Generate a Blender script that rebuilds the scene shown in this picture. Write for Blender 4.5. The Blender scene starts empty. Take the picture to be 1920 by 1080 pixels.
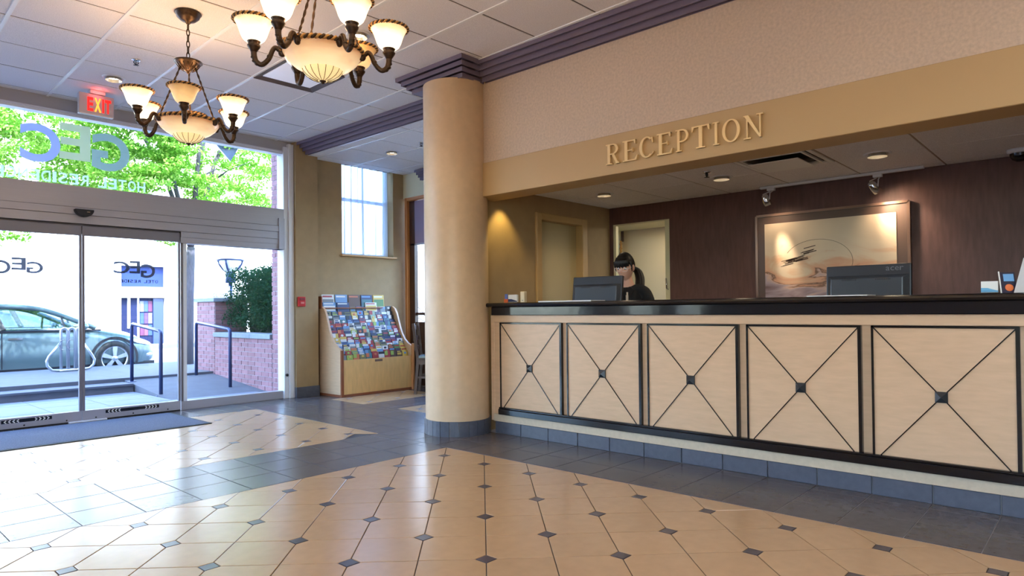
# Hotel lobby with reception counter, seen through a 25 mm-equivalent lens.
# World frame: +X runs along the entrance wall, +Y runs along the reception counter towards the entrance, Z up, metres.
import bpy, bmesh, math, random
import numpy as np
from mathutils import Vector, Matrix
rnd = random.Random(7)
C = bpy.context.scene.collection
SC = bpy.context.scene
PI = math.pi

# ---------------------------------------------------------------- camera
cam_data = bpy.data.cameras.new('camera'); cam = bpy.data.objects.new('camera', cam_data); C.objects.link(cam)
R = Matrix(((0.67331452, -0.00203084, -0.73935339), (-0.7392878, -0.01544902, -0.67321236), (-0.01005509, 0.99987859, -0.01190342)))
cam.matrix_world = Matrix.Translation((0, 0, 1.1)) @ R.to_4x4()
cam_data.sensor_width = 36; cam_data.lens = 1237.6 / 1920 * 36
cam_data.shift_y = 25.6 / 1920
cam_data.clip_start = 0.02; cam_data.clip_end = 300
SC.camera = cam

# ---------------------------------------------------------------- world, sun, exposure
SC.view_settings.view_transform = 'Standard'; SC.view_settings.look = 'None'
SC.view_settings.gamma = 1; SC.view_settings.use_curve_mapping = False
SC.view_settings.exposure = 0.0
SC.cycles.use_denoising = True
SC.cycles.max_bounces = 8; SC.cycles.diffuse_bounces = 4; SC.cycles.glossy_bounces = 3
SC.cycles.transparent_max_bounces = 16; SC.cycles.transmission_bounces = 4
SC.cycles.sample_clamp_indirect = 6; SC.cycles.caustics_reflective = False; SC.cycles.caustics_refractive = False
W = bpy.data.worlds.new('sky'); SC.world = W; W.use_nodes = True
nt = W.node_tree; nt.nodes.clear()
sky = nt.nodes.new('ShaderNodeTexSky'); sky.sky_type = 'NISHITA'; sky.sun_disc = False
sky.sun_elevation = math.radians(50); sky.sun_rotation = math.radians(200); sky.air_density = 1.2; sky.dust_density = 1.5
bg = nt.nodes.new('ShaderNodeBackground'); bg.inputs[1].default_value = 3.2
wo = nt.nodes.new('ShaderNodeOutputWorld')
tint = nt.nodes.new('ShaderNodeVectorMath'); tint.operation = 'MULTIPLY'; tint.inputs[1].default_value = (0.84, 0.95, 1.14)   # lamp-balanced camera: daylight reads cool
nt.links.new(sky.outputs[0], tint.inputs[0]); nt.links.new(tint.outputs[0], bg.inputs[0]); nt.links.new(bg.outputs[0], wo.inputs[0])

def light(name, kind, loc, energy, color, direction=None, **kw):
    d = bpy.data.lights.new(name, kind); d.energy = energy; d.color = color
    for k, v in kw.items(): setattr(d, k, v)
    o = bpy.data.objects.new(name, d); C.objects.link(o); o.location = loc
    if direction is not None: o.rotation_euler = Vector(direction).to_track_quat('-Z', 'Y').to_euler()
    return o
light('sun', 'SUN', (0, -10, 30), 16.0, (0.90, 0.96, 1.0), (0.22, 0.62, -0.75), angle=math.radians(0.6))
# unseen ceiling panels added as fill light outside the frame (their housings are built with the ceiling)
FILL_PANELS = [(-0.9, 3.2), (-0.9, 0.6), (2.9, -1.0), (0.6, -1.6)]
for px_, py_ in FILL_PANELS:
    light('fill_panel_light', 'AREA', (px_, py_, 3.25), 26, (1.0, 0.96, 0.92), (0, 0, -1), shape='SQUARE', size=0.56)

# ---------------------------------------------------------------- helpers
def S(r, g, b):
    f = lambda c: (c / 255 / 12.92) if c / 255 <= 0.04045 else ((c / 255 + 0.055) / 1.055) ** 2.4
    return (f(r), f(g), f(b), 1)

MATS = {}
def mat(name, col, rough=0.5, metal=0.0, noise=None, bump=None, rand=0.0, emit=None, spec=0.5, stretch=None, coat=0.0, alpha=None):
    m = bpy.data.materials.new(name); m.use_nodes = True
    t = m.node_tree; p = t.nodes['Principled BSDF']
    p.inputs['Base Color'].default_value = col
    p.inputs['Roughness'].default_value = rough; p.inputs['Metallic'].default_value = metal
    p.inputs['Specular IOR Level'].default_value = spec
    if coat: p.inputs['Coat Weight'].default_value = coat
    if emit:
        p.inputs['Emission Color'].default_value = emit[0]; p.inputs['Emission Strength'].default_value = emit[1]
    geo = None
    def coords(scale3):
        nonlocal geo
        if geo is None: geo = t.nodes.new('ShaderNodeNewGeometry')
        mp = t.nodes.new('ShaderNodeMapping'); mp.inputs['Scale'].default_value = scale3
        t.links.new(geo.outputs['Position'], mp.inputs[0]); return mp.outputs[0]
    st = stretch or (1, 1, 1)
    fac = None
    if noise:
        sc, amt = noise[0], noise[1]
        n = t.nodes.new('ShaderNodeTexNoise'); n.inputs['Scale'].default_value = sc
        n.inputs['Detail'].default_value = noise[2] if len(noise) > 2 else 4
        t.links.new(coords(st), n.inputs['Vector'])
        mr = t.nodes.new('ShaderNodeMapRange'); mr.inputs[1].default_value = 0.25; mr.inputs[2].default_value = 0.75
        mr.inputs[3].default_value = 1 - amt; mr.inputs[4].default_value = 1 + amt
        t.links.new(n.outputs[0], mr.inputs[0]); fac = mr.outputs[0]
    if rand:
        oi = t.nodes.new('ShaderNodeObjectInfo')
        mr2 = t.nodes.new('ShaderNodeMapRange'); mr2.inputs[3].default_value = 1 - rand; mr2.inputs[4].default_value = 1 + rand
        t.links.new(oi.outputs['Random'], mr2.inputs[0])
        if fac is None: fac = mr2.outputs[0]
        else:
            mm = t.nodes.new('ShaderNodeMath'); mm.operation = 'MULTIPLY'
            t.links.new(fac, mm.inputs[0]); t.links.new(mr2.outputs[0], mm.inputs[1]); fac = mm.outputs[0]
    if fac is not None:
        vm = t.nodes.new('ShaderNodeVectorMath'); vm.operation = 'SCALE'
        vm.inputs[0].default_value = col[:3]; t.links.new(fac, vm.inputs['Scale'])
        t.links.new(vm.outputs[0], p.inputs['Base Color'])
    if bump:
        n = t.nodes.new('ShaderNodeTexNoise'); n.inputs['Scale'].default_value = bump[0]; n.inputs['Detail'].default_value = 3
        t.links.new(coords(st), n.inputs['Vector'])
        b = t.nodes.new('ShaderNodeBump'); b.inputs['Strength'].default_value = bump[1]
        b.inputs['Distance'].default_value = bump[2] if len(bump) > 2 else 0.01
        t.links.new(n.outputs[0], b.inputs['Height']); t.links.new(b.outputs[0], p.inputs['Normal'])
    MATS[name] = m
    return m

def mat_mix(name, parts):
    """parts: list of (kind, colour, weight[, rough]) mixed by weight"""
    m = bpy.data.materials.new(name); m.use_nodes = True; t = m.node_tree
    t.nodes.remove(t.nodes['Principled BSDF']); out = t.nodes['Material Output']
    acc = None; tot = 0
    for pt in parts:
        kind, col, w = pt[:3]
        nd = t.nodes.new({'diffuse': 'ShaderNodeBsdfDiffuse', 'translucent': 'ShaderNodeBsdfTranslucent', 'transparent': 'ShaderNodeBsdfTransparent',
                          'glossy': 'ShaderNodeBsdfGlossy', 'emission': 'ShaderNodeEmission'}[kind])
        nd.inputs[0].default_value = col
        if kind == 'glossy': nd.inputs['Roughness'].default_value = pt[3]
        if kind == 'emission': nd.inputs[1].default_value = pt[3]
        if acc is None: acc = nd.outputs[0]; tot = w
        else:
            mx = t.nodes.new('ShaderNodeMixShader'); tot += w; mx.inputs[0].default_value = w / tot
            t.links.new(acc, mx.inputs[1]); t.links.new(nd.outputs[0], mx.inputs[2]); acc = mx.outputs[0]
    t.links.new(acc, out.inputs[0]); MATS[name] = m
    return m

def mat_glass(name, tint, ior=1.45):
    m = bpy.data.materials.new(name); m.use_nodes = True; t = m.node_tree
    t.nodes.remove(t.nodes['Principled BSDF']); out = t.nodes['Material Output']
    a = t.nodes.new('ShaderNodeBsdfTransparent'); a.inputs[0].default_value = tint
    g = t.nodes.new('ShaderNodeBsdfGlossy'); g.inputs['Roughness'].default_value = 0.0; g.inputs[0].default_value = (1, 1, 1, 1)
    fr = t.nodes.new('ShaderNodeFresnel'); fr.inputs[0].default_value = ior
    mx = t.nodes.new('ShaderNodeMixShader')
    ge = t.nodes.new('ShaderNodeNewGeometry'); inv = t.nodes.new('ShaderNodeMath'); inv.operation = 'SUBTRACT'; inv.inputs[0].default_value = 1
    ml = t.nodes.new('ShaderNodeMath'); ml.operation = 'MULTIPLY'      # only the entry face of a pane reflects
    t.links.new(ge.outputs['Backfacing'], inv.inputs[1]); t.links.new(inv.outputs[0], ml.inputs[0]); t.links.new(fr.outputs[0], ml.inputs[1])
    t.links.new(ml.outputs[0], mx.inputs[0]); t.links.new(a.outputs[0], mx.inputs[1]); t.links.new(g.outputs[0], mx.inputs[2])
    t.links.new(mx.outputs[0], out.inputs[0]); MATS[name] = m
    return m

class MB:
    """collects geometry in world (or local) coordinates"""
    def __init__(s): s.v = []; s.f = []; s.m = []; s.s = []
    def add(s, vs, fs, mi=0, smooth=False):
        o = len(s.v); s.v += [tuple(p) for p in vs]
        for f in fs: s.f.append([i + o for i in f]); s.m.append(mi); s.s.append(smooth)
        return s
    def box(s, x0, x1, y0, y1, z0, z1, mi=0):
        vs = [(x0, y0, z0), (x1, y0, z0), (x1, y1, z0), (x0, y1, z0), (x0, y0, z1), (x1, y0, z1), (x1, y1, z1), (x0, y1, z1)]
        return s.add(vs, [(0, 3, 2, 1), (4, 5, 6, 7), (0, 1, 5, 4), (1, 2, 6, 5), (2, 3, 7, 6), (3, 0, 4, 7)], mi)
    def obox(s, c, ax, ay, az, mi=0):
        c = Vector(c); ax, ay, az = Vector(ax), Vector(ay), Vector(az)
        vs = [c + ax * i + ay * j + az * k for k in (-1, 1) for i, j in ((-1, -1), (1, -1), (1, 1), (-1, 1))]
        return s.add(vs, [(0, 3, 2, 1), (4, 5, 6, 7), (0, 1, 5, 4), (1, 2, 6, 5), (2, 3, 7, 6), (3, 0, 4, 7)], mi)
    def bar(s, p, q, w, h, mi=0, up=(0, 0, 1)):
        p, q = Vector(p), Vector(q); d = (q - p); L = d.length; d.normalize()
        a = d.cross(Vector(up))
        if a.length < 1e-4: a = d.cross(Vector((1, 0, 0)))
        a.normalize(); b = a.cross(d)
        return s.obox((p + q) / 2, d * (L / 2), a * (w / 2), b * (h / 2), mi)
    def tube(s, pts, r, n=8, mi=0, closed=False, smooth=True):
        pts = [Vector(p) for p in pts]; N = len(pts)
        rs = r if isinstance(r, (list, tuple)) else [r] * N
        vs = []; ref = None
        for i, p in enumerate(pts):
            if closed: d = pts[(i + 1) % N] - pts[i - 1]
            else: d = pts[min(i + 1, N - 1)] - pts[max(i - 1, 0)]
            d.normalize()
            if ref is None:
                ref = Vector((0, 0, 1)) if abs(d.z) < 0.9 else Vector((1, 0, 0))
            a = ref - d * ref.dot(d); a.normalize(); ref = a; b = d.cross(a)
            for k in range(n):
                t = 2 * PI * k / n
                vs.append(p + (a * math.cos(t) + b * math.sin(t)) * rs[i])
        fs = []
        for i in range(N if closed else N - 1):
            j = (i + 1) % N
            for k in range(n):
                fs.append((i * n + k, i * n + (k + 1) % n, j * n + (k + 1) % n, j * n + k))
        if not closed: fs += [tuple(range(n - 1, -1, -1)), tuple((N - 1) * n + k for k in range(n))]
        return s.add(vs, fs, mi, smooth)
    def lathe(s, prof, c=(0, 0, 0), n=24, mi=0, smooth=True, a0=0.0, a1=2 * PI):
        full = abs(a1 - a0 - 2 * PI) < 1e-6; m = n if full else n + 1
        vs = [(c[0] + r * math.cos(a0 + (a1 - a0) * k / n), c[1] + r * math.sin(a0 + (a1 - a0) * k / n), c[2] + z) for r, z in prof for k in range(m)]
        fs = []
        for i in range(len(prof) - 1):
            for k in range(n):
                k2 = (k + 1) % m
                fs.append((i * m + k, i * m + k2, (i + 1) * m + k2, (i + 1) * m + k))
        return s.add(vs, fs, mi, smooth)
    def prism(s, poly, a, b, fn, mi=0):
        """polygon (u,v) extruded from w=a to w=b; fn(u,v,w) gives xyz"""
        n = len(poly)
        vs = [fn(u, v, a) for u, v in poly] + [fn(u, v, b) for u, v in poly]
        fs = [tuple(range(n - 1, -1, -1)), tuple(range(n, 2 * n))] + [(i, (i + 1) % n, n + (i + 1) % n, n + i) for i in range(n)]
        return s.add(vs, fs, mi)
    def ball(s, c, r, n=12, m=8, mi=0):
        rx, ry, rz = r if isinstance(r, (list, tuple)) else (r, r, r)
        vs = [(c[0], c[1], c[2] + rz)]
        for i in range(1, m):
            t = PI * i / m
            for k in range(n):
                p = 2 * PI * k / n
                vs.append((c[0] + rx * math.sin(t) * math.cos(p), c[1] + ry * math.sin(t) * math.sin(p), c[2] + rz * math.cos(t)))
        vs.append((c[0], c[1], c[2] - rz)); L = len(vs) - 1
        fs = [(0, 1 + k, 1 + (k + 1) % n) for k in range(n)]
        for i in range(m - 2):
            for k in range(n):
                a = 1 + i * n; fs.append((a + k, a + n + k, a + n + (k + 1) % n, a + (k + 1) % n))
        a = 1 + (m - 2) * n
        fs += [(L, a + (k + 1) % n, a + k) for k in range(n)]
        return s.add(vs, fs, mi, True)
    def xf(s, M):
        s.v = [tuple(M @ Vector(p)) for p in s.v]; return s
    def mesh(s, name, mats, bevel=0.0, seg=1, off=(0, 0, 0)):
        me = bpy.data.meshes.new(name)
        me.from_pydata([(p[0] - off[0], p[1] - off[1], p[2] - off[2]) for p in s.v], [], s.f)
        for mm in (mats if isinstance(mats, (list, tuple)) else [mats]): me.materials.append(mm)
        me.polygons.foreach_set('material_index', s.m); me.polygons.foreach_set('use_smooth', s.s)
        b = bmesh.new(); b.from_mesh(me)
        bmesh.ops.recalc_face_normals(b, faces=b.faces)
        if bevel:
            b.edges.ensure_lookup_table()
            es = [e for e in b.edges if len(e.link_faces) == 2 and e.calc_face_angle(0) > 0.5]
            bmesh.ops.bevel(b, geom=es, offset=bevel, segments=seg, affect='EDGES', profile=0.5, clamp_overlap=True)
        b.to_mesh(me); b.free(); me.update()
        return me

ORG = {}
def tag(o, label=None, cat=None, group=None, kind=None):
    if label: o['label'] = label
    if cat: o['category'] = cat
    if group: o['group'] = group
    if kind: o['kind'] = kind
    return o
def thing(name, label, cat, loc=(0, 0, 0), rz=0.0, group=None, kind=None):
    o = bpy.data.objects.new(name, None); C.objects.link(o); o.empty_display_size = 0.1
    o.location = loc; o.rotation_euler = (0, 0, rz); ORG[o.name] = Vector(loc)
    return tag(o, label, cat, group, kind)
def put(name, mb, mats, parent=None, label=None, cat=None, group=None, kind=None, bevel=0.0, seg=1, local=False, sharp=False):
    """link the collected geometry as one mesh object; world coordinates unless local"""
    if parent is not None:
        org = Vector((0, 0, 0)) if local else ORG[parent.name]
    elif local: org = Vector((0, 0, 0))
    else:
        a = np.array(mb.v); lo, hi = a.min(0), a.max(0)
        org = Vector((float((lo[0] + hi[0]) / 2), float((lo[1] + hi[1]) / 2), float(lo[2])))
    me = mb.mesh(name, mats, bevel, seg, org)
    o = bpy.data.objects.new(name, me); C.objects.link(o)
    if parent is not None: o.parent = parent; ORG[o.name] = ORG.get(parent.name, Vector((0, 0, 0)))
    else: o.location = org; ORG[o.name] = org.copy()
    return tag(o, label, cat, group, kind)
def inst(name, me, loc, parent, rz=0.0):
    """another object of a shared mesh, placed in the world (parents of such pieces are unrotated)"""
    o = bpy.data.objects.new(name, me); C.objects.link(o); o.parent = parent
    o.location = Vector(loc) - ORG[parent.name]; o.rotation_euler = (0, 0, rz); ORG[o.name] = Vector(loc)
    return o
def dup(root, loc, rz, label, group=None):
    r = root.copy(); C.objects.link(r); r.location = loc; r.rotation_euler = (0, 0, rz); r['label'] = label
    if group: r['group'] = group
    for ch in list(root.children):
        c = ch.copy(); C.objects.link(c); c.parent = r
        for g in list(ch.children):
            d = g.copy(); C.objects.link(d); d.parent = c
    return r

def clip(poly, x0, x1, y0, y1):
    def cut(P, ins, inter):
        out = []
        for i in range(len(P)):
            a, b = P[i - 1], P[i]
            ia, ib = ins(a), ins(b)
            if ib:
                if not ia: out.append(inter(a, b))
                out.append(b)
            elif ia: out.append(inter(a, b))
        return out
    for k, lim, sg in ((0, x0, 1), (0, x1, -1), (1, y0, 1), (1, y1, -1)):
        if not poly: return []
        def inter(a, b, k=k, lim=lim):
            t = (lim - a[k]) / (b[k] - a[k]); return (a[0] + (b[0] - a[0]) * t, a[1] + (b[1] - a[1]) * t)
        poly = cut(poly, lambda p: (p[k] - lim) * sg >= -1e-9, inter)
    return poly
def area(P): return abs(sum(P[i - 1][0] * P[i][1] - P[i][0] * P[i - 1][1] for i in range(len(P)))) / 2
RT = R.transposed()
def pix(p):
    c = RT @ (Vector(p) - Vector((0, 0, 1.1)))
    if c.z > -0.05: return None
    return 960 + 1237.6 * c.x / -c.z, 565.6 - 1237.6 * c.y / -c.z
def seen(p, mg=60):
    q = pix(p); return q is not None and -mg < q[0] < 1920 + mg and -mg < q[1] < 1080 + mg
def glyph(ch, extrude=0.004, bold=0.0):
    """outline of one character of Blender's built-in face as (verts, faces), normalised to the unit box"""
    cu = bpy.data.curves.new('glyph', 'FONT'); cu.body = ch; cu.extrude = 0.5; cu.offset = bold; cu.resolution_u = 5
    o = bpy.data.objects.new('glyph', cu); C.objects.link(o)
    dg = bpy.context.evaluated_depsgraph_get(); me = bpy.data.meshes.new_from_object(o.evaluated_get(dg))
    a = np.array([v.co[:] for v in me.vertices]); fs = [tuple(p.vertices) for p in me.polygons]
    bpy.data.objects.remove(o); bpy.data.curves.remove(cu); bpy.data.meshes.remove(me)
    lo, hi = a.min(0), a.max(0); a = (a - lo) / np.maximum(hi - lo, 1e-6)
    return a, fs
GL = {}
def add_glyph(mb, ch, fn, bold=0.0, mi=0):
    """fn(u,v,w) with u,v,w in 0..1"""
    if (ch, bold) not in GL: GL[(ch, bold)] = glyph(ch, bold=bold)
    a, fs = GL[(ch, bold)]
    mb.add([fn(*p) for p in a], fs, mi)
# ---------------------------------------------------------------- materials
M_WALL = mat('tan_wall', S(160, 136, 100), 0.75, noise=(9, 0.07), bump=(60, 0.12, 0.003))
M_PLASTER = mat('mottled_wallpaper', S(206, 184, 162), 0.7, noise=(55, 0.13, 6), bump=(90, 0.15, 0.002))
M_COLUMN = mat('mottled_column', S(208, 180, 146), 0.40, noise=(14, 0.06, 5), bump=(60, 0.12, 0.002))
M_FASCIA = mat('ochre_paint', S(190, 158, 112), 0.6, bump=(200, 0.05, 0.001))
M_CROWN = mat('plum_paint', S(116, 105, 124), 0.4)
M_CEIL = mat('mineral_fibre', S(232, 229, 229), 0.9, noise=(210, 0.20, 2), bump=(200, 0.5, 0.004), rand=0.02)
M_TBAR = mat('white_metal_runner', S(244, 244, 244), 0.25)
M_GAP = mat('dark_reveal', S(96, 90, 88), 0.8)
M_BEIGE = mat('beige_ceramic', S(188, 154, 117), 0.24, spec=0.7, noise=(16, 0.05, 6), bump=(40, 0.05, 0.002), rand=0.035)
M_DOT = mat('slate_dot', S(74, 68, 74), 0.3, noise=(20, 0.1), rand=0.05)
M_SLATE = mat('slate_tile', S(88, 83, 84), 0.27, noise=(18, 0.14, 6), bump=(35, 0.12, 0.003), rand=0.07)
M_KICK = mat('kick_slate', S(80, 84, 96), 0.4, noise=(26, 0.16, 6), bump=(40, 0.1, 0.002), rand=0.06)
M_GROUTD = mat('dark_grout', S(58, 48, 42), 0.8)
M_GROUTL = mat('grey_grout', S(146, 143, 142), 0.8)
M_MAPLE = mat('maple_veneer', S(204, 170, 136), 0.38, noise=(5, 0.07, 6), stretch=(1, 1.6, 9), rand=0.015)
M_BLACK = mat('black_lacquer', S(16, 17, 22), 0.16)
M_BAND = mat('black_laminate', S(18, 21, 30), 0.09, bump=(2.2, 0.06, 0.05))
M_ALU = mat('anodised_aluminium', S(172, 170, 178), 0.38, metal=0.25, noise=(3, 0.03), stretch=(1, 1, 30))
M_ALUD = mat('grey_aluminium', S(128, 126, 136), 0.4, metal=0.3)
M_WHITEMETAL = mat('white_metal', S(222, 224, 230), 0.35)
M_GLASS = mat_glass('clear_glass', (0.93, 0.965, 0.98, 1))
M_DARKRUB = mat('black_rubber', S(24, 24, 28), 0.6)
M_BRONZE = mat('antique_bronze', S(72, 56, 44), 0.36, metal=0.8, noise=(60, 0.35, 3))
M_ROPE = mat('gilded_rope', S(196, 146, 80), 0.4, metal=0.3, noise=(80, 0.25))
M_DARKWOOD = mat('dark_wood', S(70, 44, 30), 0.4, noise=(8, 0.2), stretch=(1, 1, 8))
M_OAK = mat('orange_oak', S(190, 128, 74), 0.4, noise=(8, 0.12), stretch=(6, 6, 1))
M_CHERRY = mat('cherry_edge', S(132, 74, 44), 0.4, noise=(8, 0.12), stretch=(6, 6, 1))
M_BROWNWALL = mat('brown_wallpaper', S(96, 66, 60), 0.55, noise=(12, 0.22, 6), stretch=(3, 3, 0.5), bump=(30, 0.3, 0.004))
M_WHITE = mat('white_paint', S(238, 238, 234), 0.5)
M_CREAM = mat('cream_paint', S(226, 220, 184), 0.55)
M_CHROME = mat('chrome', S(225, 226, 228), 0.12, metal=1.0)
M_BRICK = mat('red_brick', S(142, 100, 106), 0.8, noise=(14, 0.12), rand=0.14)
M_MORTAR = mat('mortar', S(166, 158, 162), 0.9)
M_STONE = mat('grey_stone', S(128, 134, 144), 0.8, noise=(20, 0.12))
M_CONC = mat('concrete', S(90, 92, 102), 0.85, noise=(6, 0.12), bump=(60, 0.2, 0.004))
M_PAVER = mat('terrace_paver', S(118, 122, 136), 0.7, noise=(9, 0.08), rand=0.06)
M_ASPH = mat('asphalt', S(110, 112, 118), 0.9, noise=(40, 0.2))
M_FACADE = mat('white_render', S(236, 232, 226), 0.8)
M_NAVY = mat('navy_paint', S(40, 54, 96), 0.35)
# ---------------------------------------------------------------- floor
floor = put('floor', MB().box(-3.6, 3.565, -3.6, 3.975, -0.12, -0.004).box(-3.6, 3.585, 4.895, 7.205, -0.12, -0.004)
            .box(3.565, 6.4, -3.6, 3.975, -0.12, -0.004, 1).box(-3.6, 6.4, 3.975, 4.895, -0.12, -0.004, 1)
            .box(3.585, 6.4, 4.895, 7.9, -0.12, -0.004, 1).box(-3.6, 3.585, 7.205, 7.9, -0.12, -0.004, 1)
            .box(6.4, 8.6, -3.6, 4.3, -0.12, -0.004, 1),
            [M_GROUTD, M_GROUTL], label='tiled lobby floor of beige clipped tiles bordered by grey slate bands', cat='floor', kind='structure')
TH = 0.008
def chamfer_prism(mb, P, z0, z1, ch=0.0025, mi=0):
    n = len(P); cx = sum(p[0] for p in P) / n; cy = sum(p[1] for p in P) / n
    r = max(math.hypot(p[0] - cx, p[1] - cy) for p in P)
    k = 1 - ch / max(r, 0.02)
    A = [(x, y, z0) for x, y in P]; B = [(x, y, z1 - ch * 0.5) for x, y in P]
    T = [(cx + (x - cx) * k, cy + (y - cy) * k, z1) for x, y in P]
    fs = [tuple(range(2 * n, 3 * n))]
    for i in range(n):
        j = (i + 1) % n
        fs += [(i, j, n + j, n + i), (n + i, n + j, 2 * n + j, 2 * n + i)]
    mb.add(A + B + T, fs, mi)
a_ = 0.4243
def shrink(P, g):
    n = len(P); cx = sum(p[0] for p in P) / n; cy = sum(p[1] for p in P) / n
    out = []
    for i in range(n):
        p0, p1, p2 = P[i - 1], P[i], P[(i + 1) % n]
        d1 = Vector((p1[0] - p0[0], p1[1] - p0[1])); d2 = Vector((p2[0] - p1[0], p2[1] - p1[1]))
        if d1.length < 1e-6 or d2.length < 1e-6: continue
        d1.normalize(); d2.normalize()
        n1 = Vector((-d1.y, d1.x)); n2 = Vector((-d2.y, d2.x))
        bis = n1 + n2; den = bis.dot(n1)
        if abs(den) < 1e-4: continue
        off = bis * (g / den); out.append((p1[0] + off.x, p1[1] + off.y))
    return out
def ccw(P):
    s_ = sum(P[i - 1][0] * P[i][1] - P[i][0] * P[i - 1][1] for i in range(len(P)))
    return P if s_ > 0 else P[::-1]
tile_list = []      # (priority, kind, polygon)
h_ = a_ / 2; e_ = 0.042
def beige_field(x0, y0, X0, X1, Y0, Y1):
    i0, i1 = int((X0 - x0) / a_) - 2, int((X1 - x0) / a_) + 2
    j0, j1 = int((Y0 - y0) / a_) - 2, int((Y1 - y0) / a_) + 2
    for i in range(i0, i1):
        for j in range(j0, j1):
            bx, by = x0 + i * a_, y0 + j * a_
            d = [(bx + e_, by + 0.0), (bx, by + e_), (bx - e_, by), (bx, by - e_)]
            dd = e_ * 0.82
            sq = [(bx - dd, by - dd), (bx + dd, by - dd), (bx + dd, by + dd), (bx - dd, by + dd)]
            P = clip(sq, X0, X1, Y0, Y1)
            if P and area(P) > 3e-4: tile_list.append(('inset_tile', ccw(P)))
            # tile with its two clipped corners on the lattice nodes left and right
            cx, cy = bx + h_, by; c = dd
            P = [(cx - h_ + c, cy - c), (cx, cy - h_), (cx + h_ - c, cy - c), (cx + h_ - c, cy + c), (cx, cy + h_), (cx - h_ + c, cy + c)]
            P = clip(P, X0, X1, Y0, Y1)
            if P and area(P) > 6e-4: tile_list.append(('floor_tile', ccw(P)))
            cx, cy = bx, by + h_
            P = [(cx - c, cy - h_ + c), (cx + c, cy - h_ + c), (cx + h_, cy), (cx + c, cy + h_ - c), (cx - c, cy + h_ - c), (cx - h_, cy)]
            P = clip(P, X0, X1, Y0, Y1)
            if P and area(P) > 6e-4: tile_list.append(('floor_tile', ccw(P)))
beige_field(3.355, 3.338, -3.4, 3.56, -3.4, 3.97)
beige_field(3.395, 5.085, -3.4, 3.58, 4.90, 7.20)
beige_field(4.77, 6.70, 4.58, 5.8, 6.56, 7.25)
beige_field(4.77, 5.75, 4.62, 5.6, 5.35, 5.96)
def slate(X0, X1, Y0, Y1, gx=0.305, gy=0.305, ox=0.0, oy=0.0, holes=()):
    i0 = math.floor((X0 - ox) / gx); i1 = math.ceil((X1 - ox) / gx); j0 = math.floor((Y0 - oy) / gy); j1 = math.ceil((Y1 - oy) / gy)
    for i in range(i0, i1):
        for j in range(j0, j1):
            P = [(ox + i * gx, oy + j * gy), (ox + (i + 1) * gx, oy + j * gy), (ox + (i + 1) * gx, oy + (j + 1) * gy), (ox + i * gx, oy + (j + 1) * gy)]
            P = clip(P, X0, X1, Y0, Y1)
            if not P or area(P) < 4e-4: continue
            cx = sum(p[0] for p in P) / len(P); cy = sum(p[1] for p in P) / len(P)
            if any(a < cx < b and c < cy < d for a, b, c, d in holes): continue
            tile_list.append(('slate_tile', ccw(P)))
slate(-3.4, 3.57, 3.97, 4.90, ox=1.035, oy=3.97, gy=0.31)
slate(3.57, 4.27, -3.4, 4.90, ox=3.555, oy=0.4486)
slate(3.59, 4.58, 4.90, 7.8, ox=3.555, oy=4.90)
slate(4.27, 6.2, 4.27, 5.35, ox=3.555, oy=4.90)
slate(4.58, 6.2, 5.96, 6.56, ox=3.555, oy=4.90, gy=0.3)
slate(4.58, 4.62, 5.35, 5.96, ox=4.58, oy=4.90)
slate(5.6, 6.2, 5.35, 5.96, ox=3.555, oy=4.90); slate(5.8, 6.2, 6.56, 7.25, ox=3.555, oy=4.90); slate(4.58, 6.2, 7.25, 7.85, ox=3.555, oy=4.90)
slate(-3.4, 3.59, 7.20, 7.8, ox=3.59, oy=7.20, gy=0.3)
TM = {'floor_tile': M_BEIGE, 'inset_tile': M_DOT, 'slate_tile': M_SLATE}
by_kind = {}
for kd, P in tile_list:
    cx = sum(p[0] for p in P) / len(P); cy = sum(p[1] for p in P) / len(P)
    vis = seen((cx, cy, 0)) and cx > 0.25
    dist = math.hypot(cx, cy)
    by_kind.setdefault(kd, []).append((0 if vis else 1, dist, P, cx, cy))
MESHCACHE = {}
for kd, L in by_kind.items():
    L.sort(key=lambda t: (t[0], t[1]))
    rest = MB()
    for k, (nv, dist, P, cx, cy) in enumerate(L):
        Q = shrink(P, 0.0022)
        if len(Q) < 3: continue
        if k < 300 and nv == 0:
            lp = [(x - cx, y - cy) for x, y in Q]
            key = (kd,) + tuple(sorted((round(x, 3), round(y, 3)) for x, y in lp))
            if key not in MESHCACHE:
                mb = MB(); chamfer_prism(mb, lp, -TH, 0.0); MESHCACHE[key] = mb.mesh(kd, TM[kd])
            inst(kd, MESHCACHE[key], (cx, cy, rnd.uniform(-0.0004, 0.0004)), floor)
        else: chamfer_prism(rest, Q, -TH, 0.0)
    if rest.f: put(kd + '_field', rest, TM[kd], floor, kind='stuff')

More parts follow.
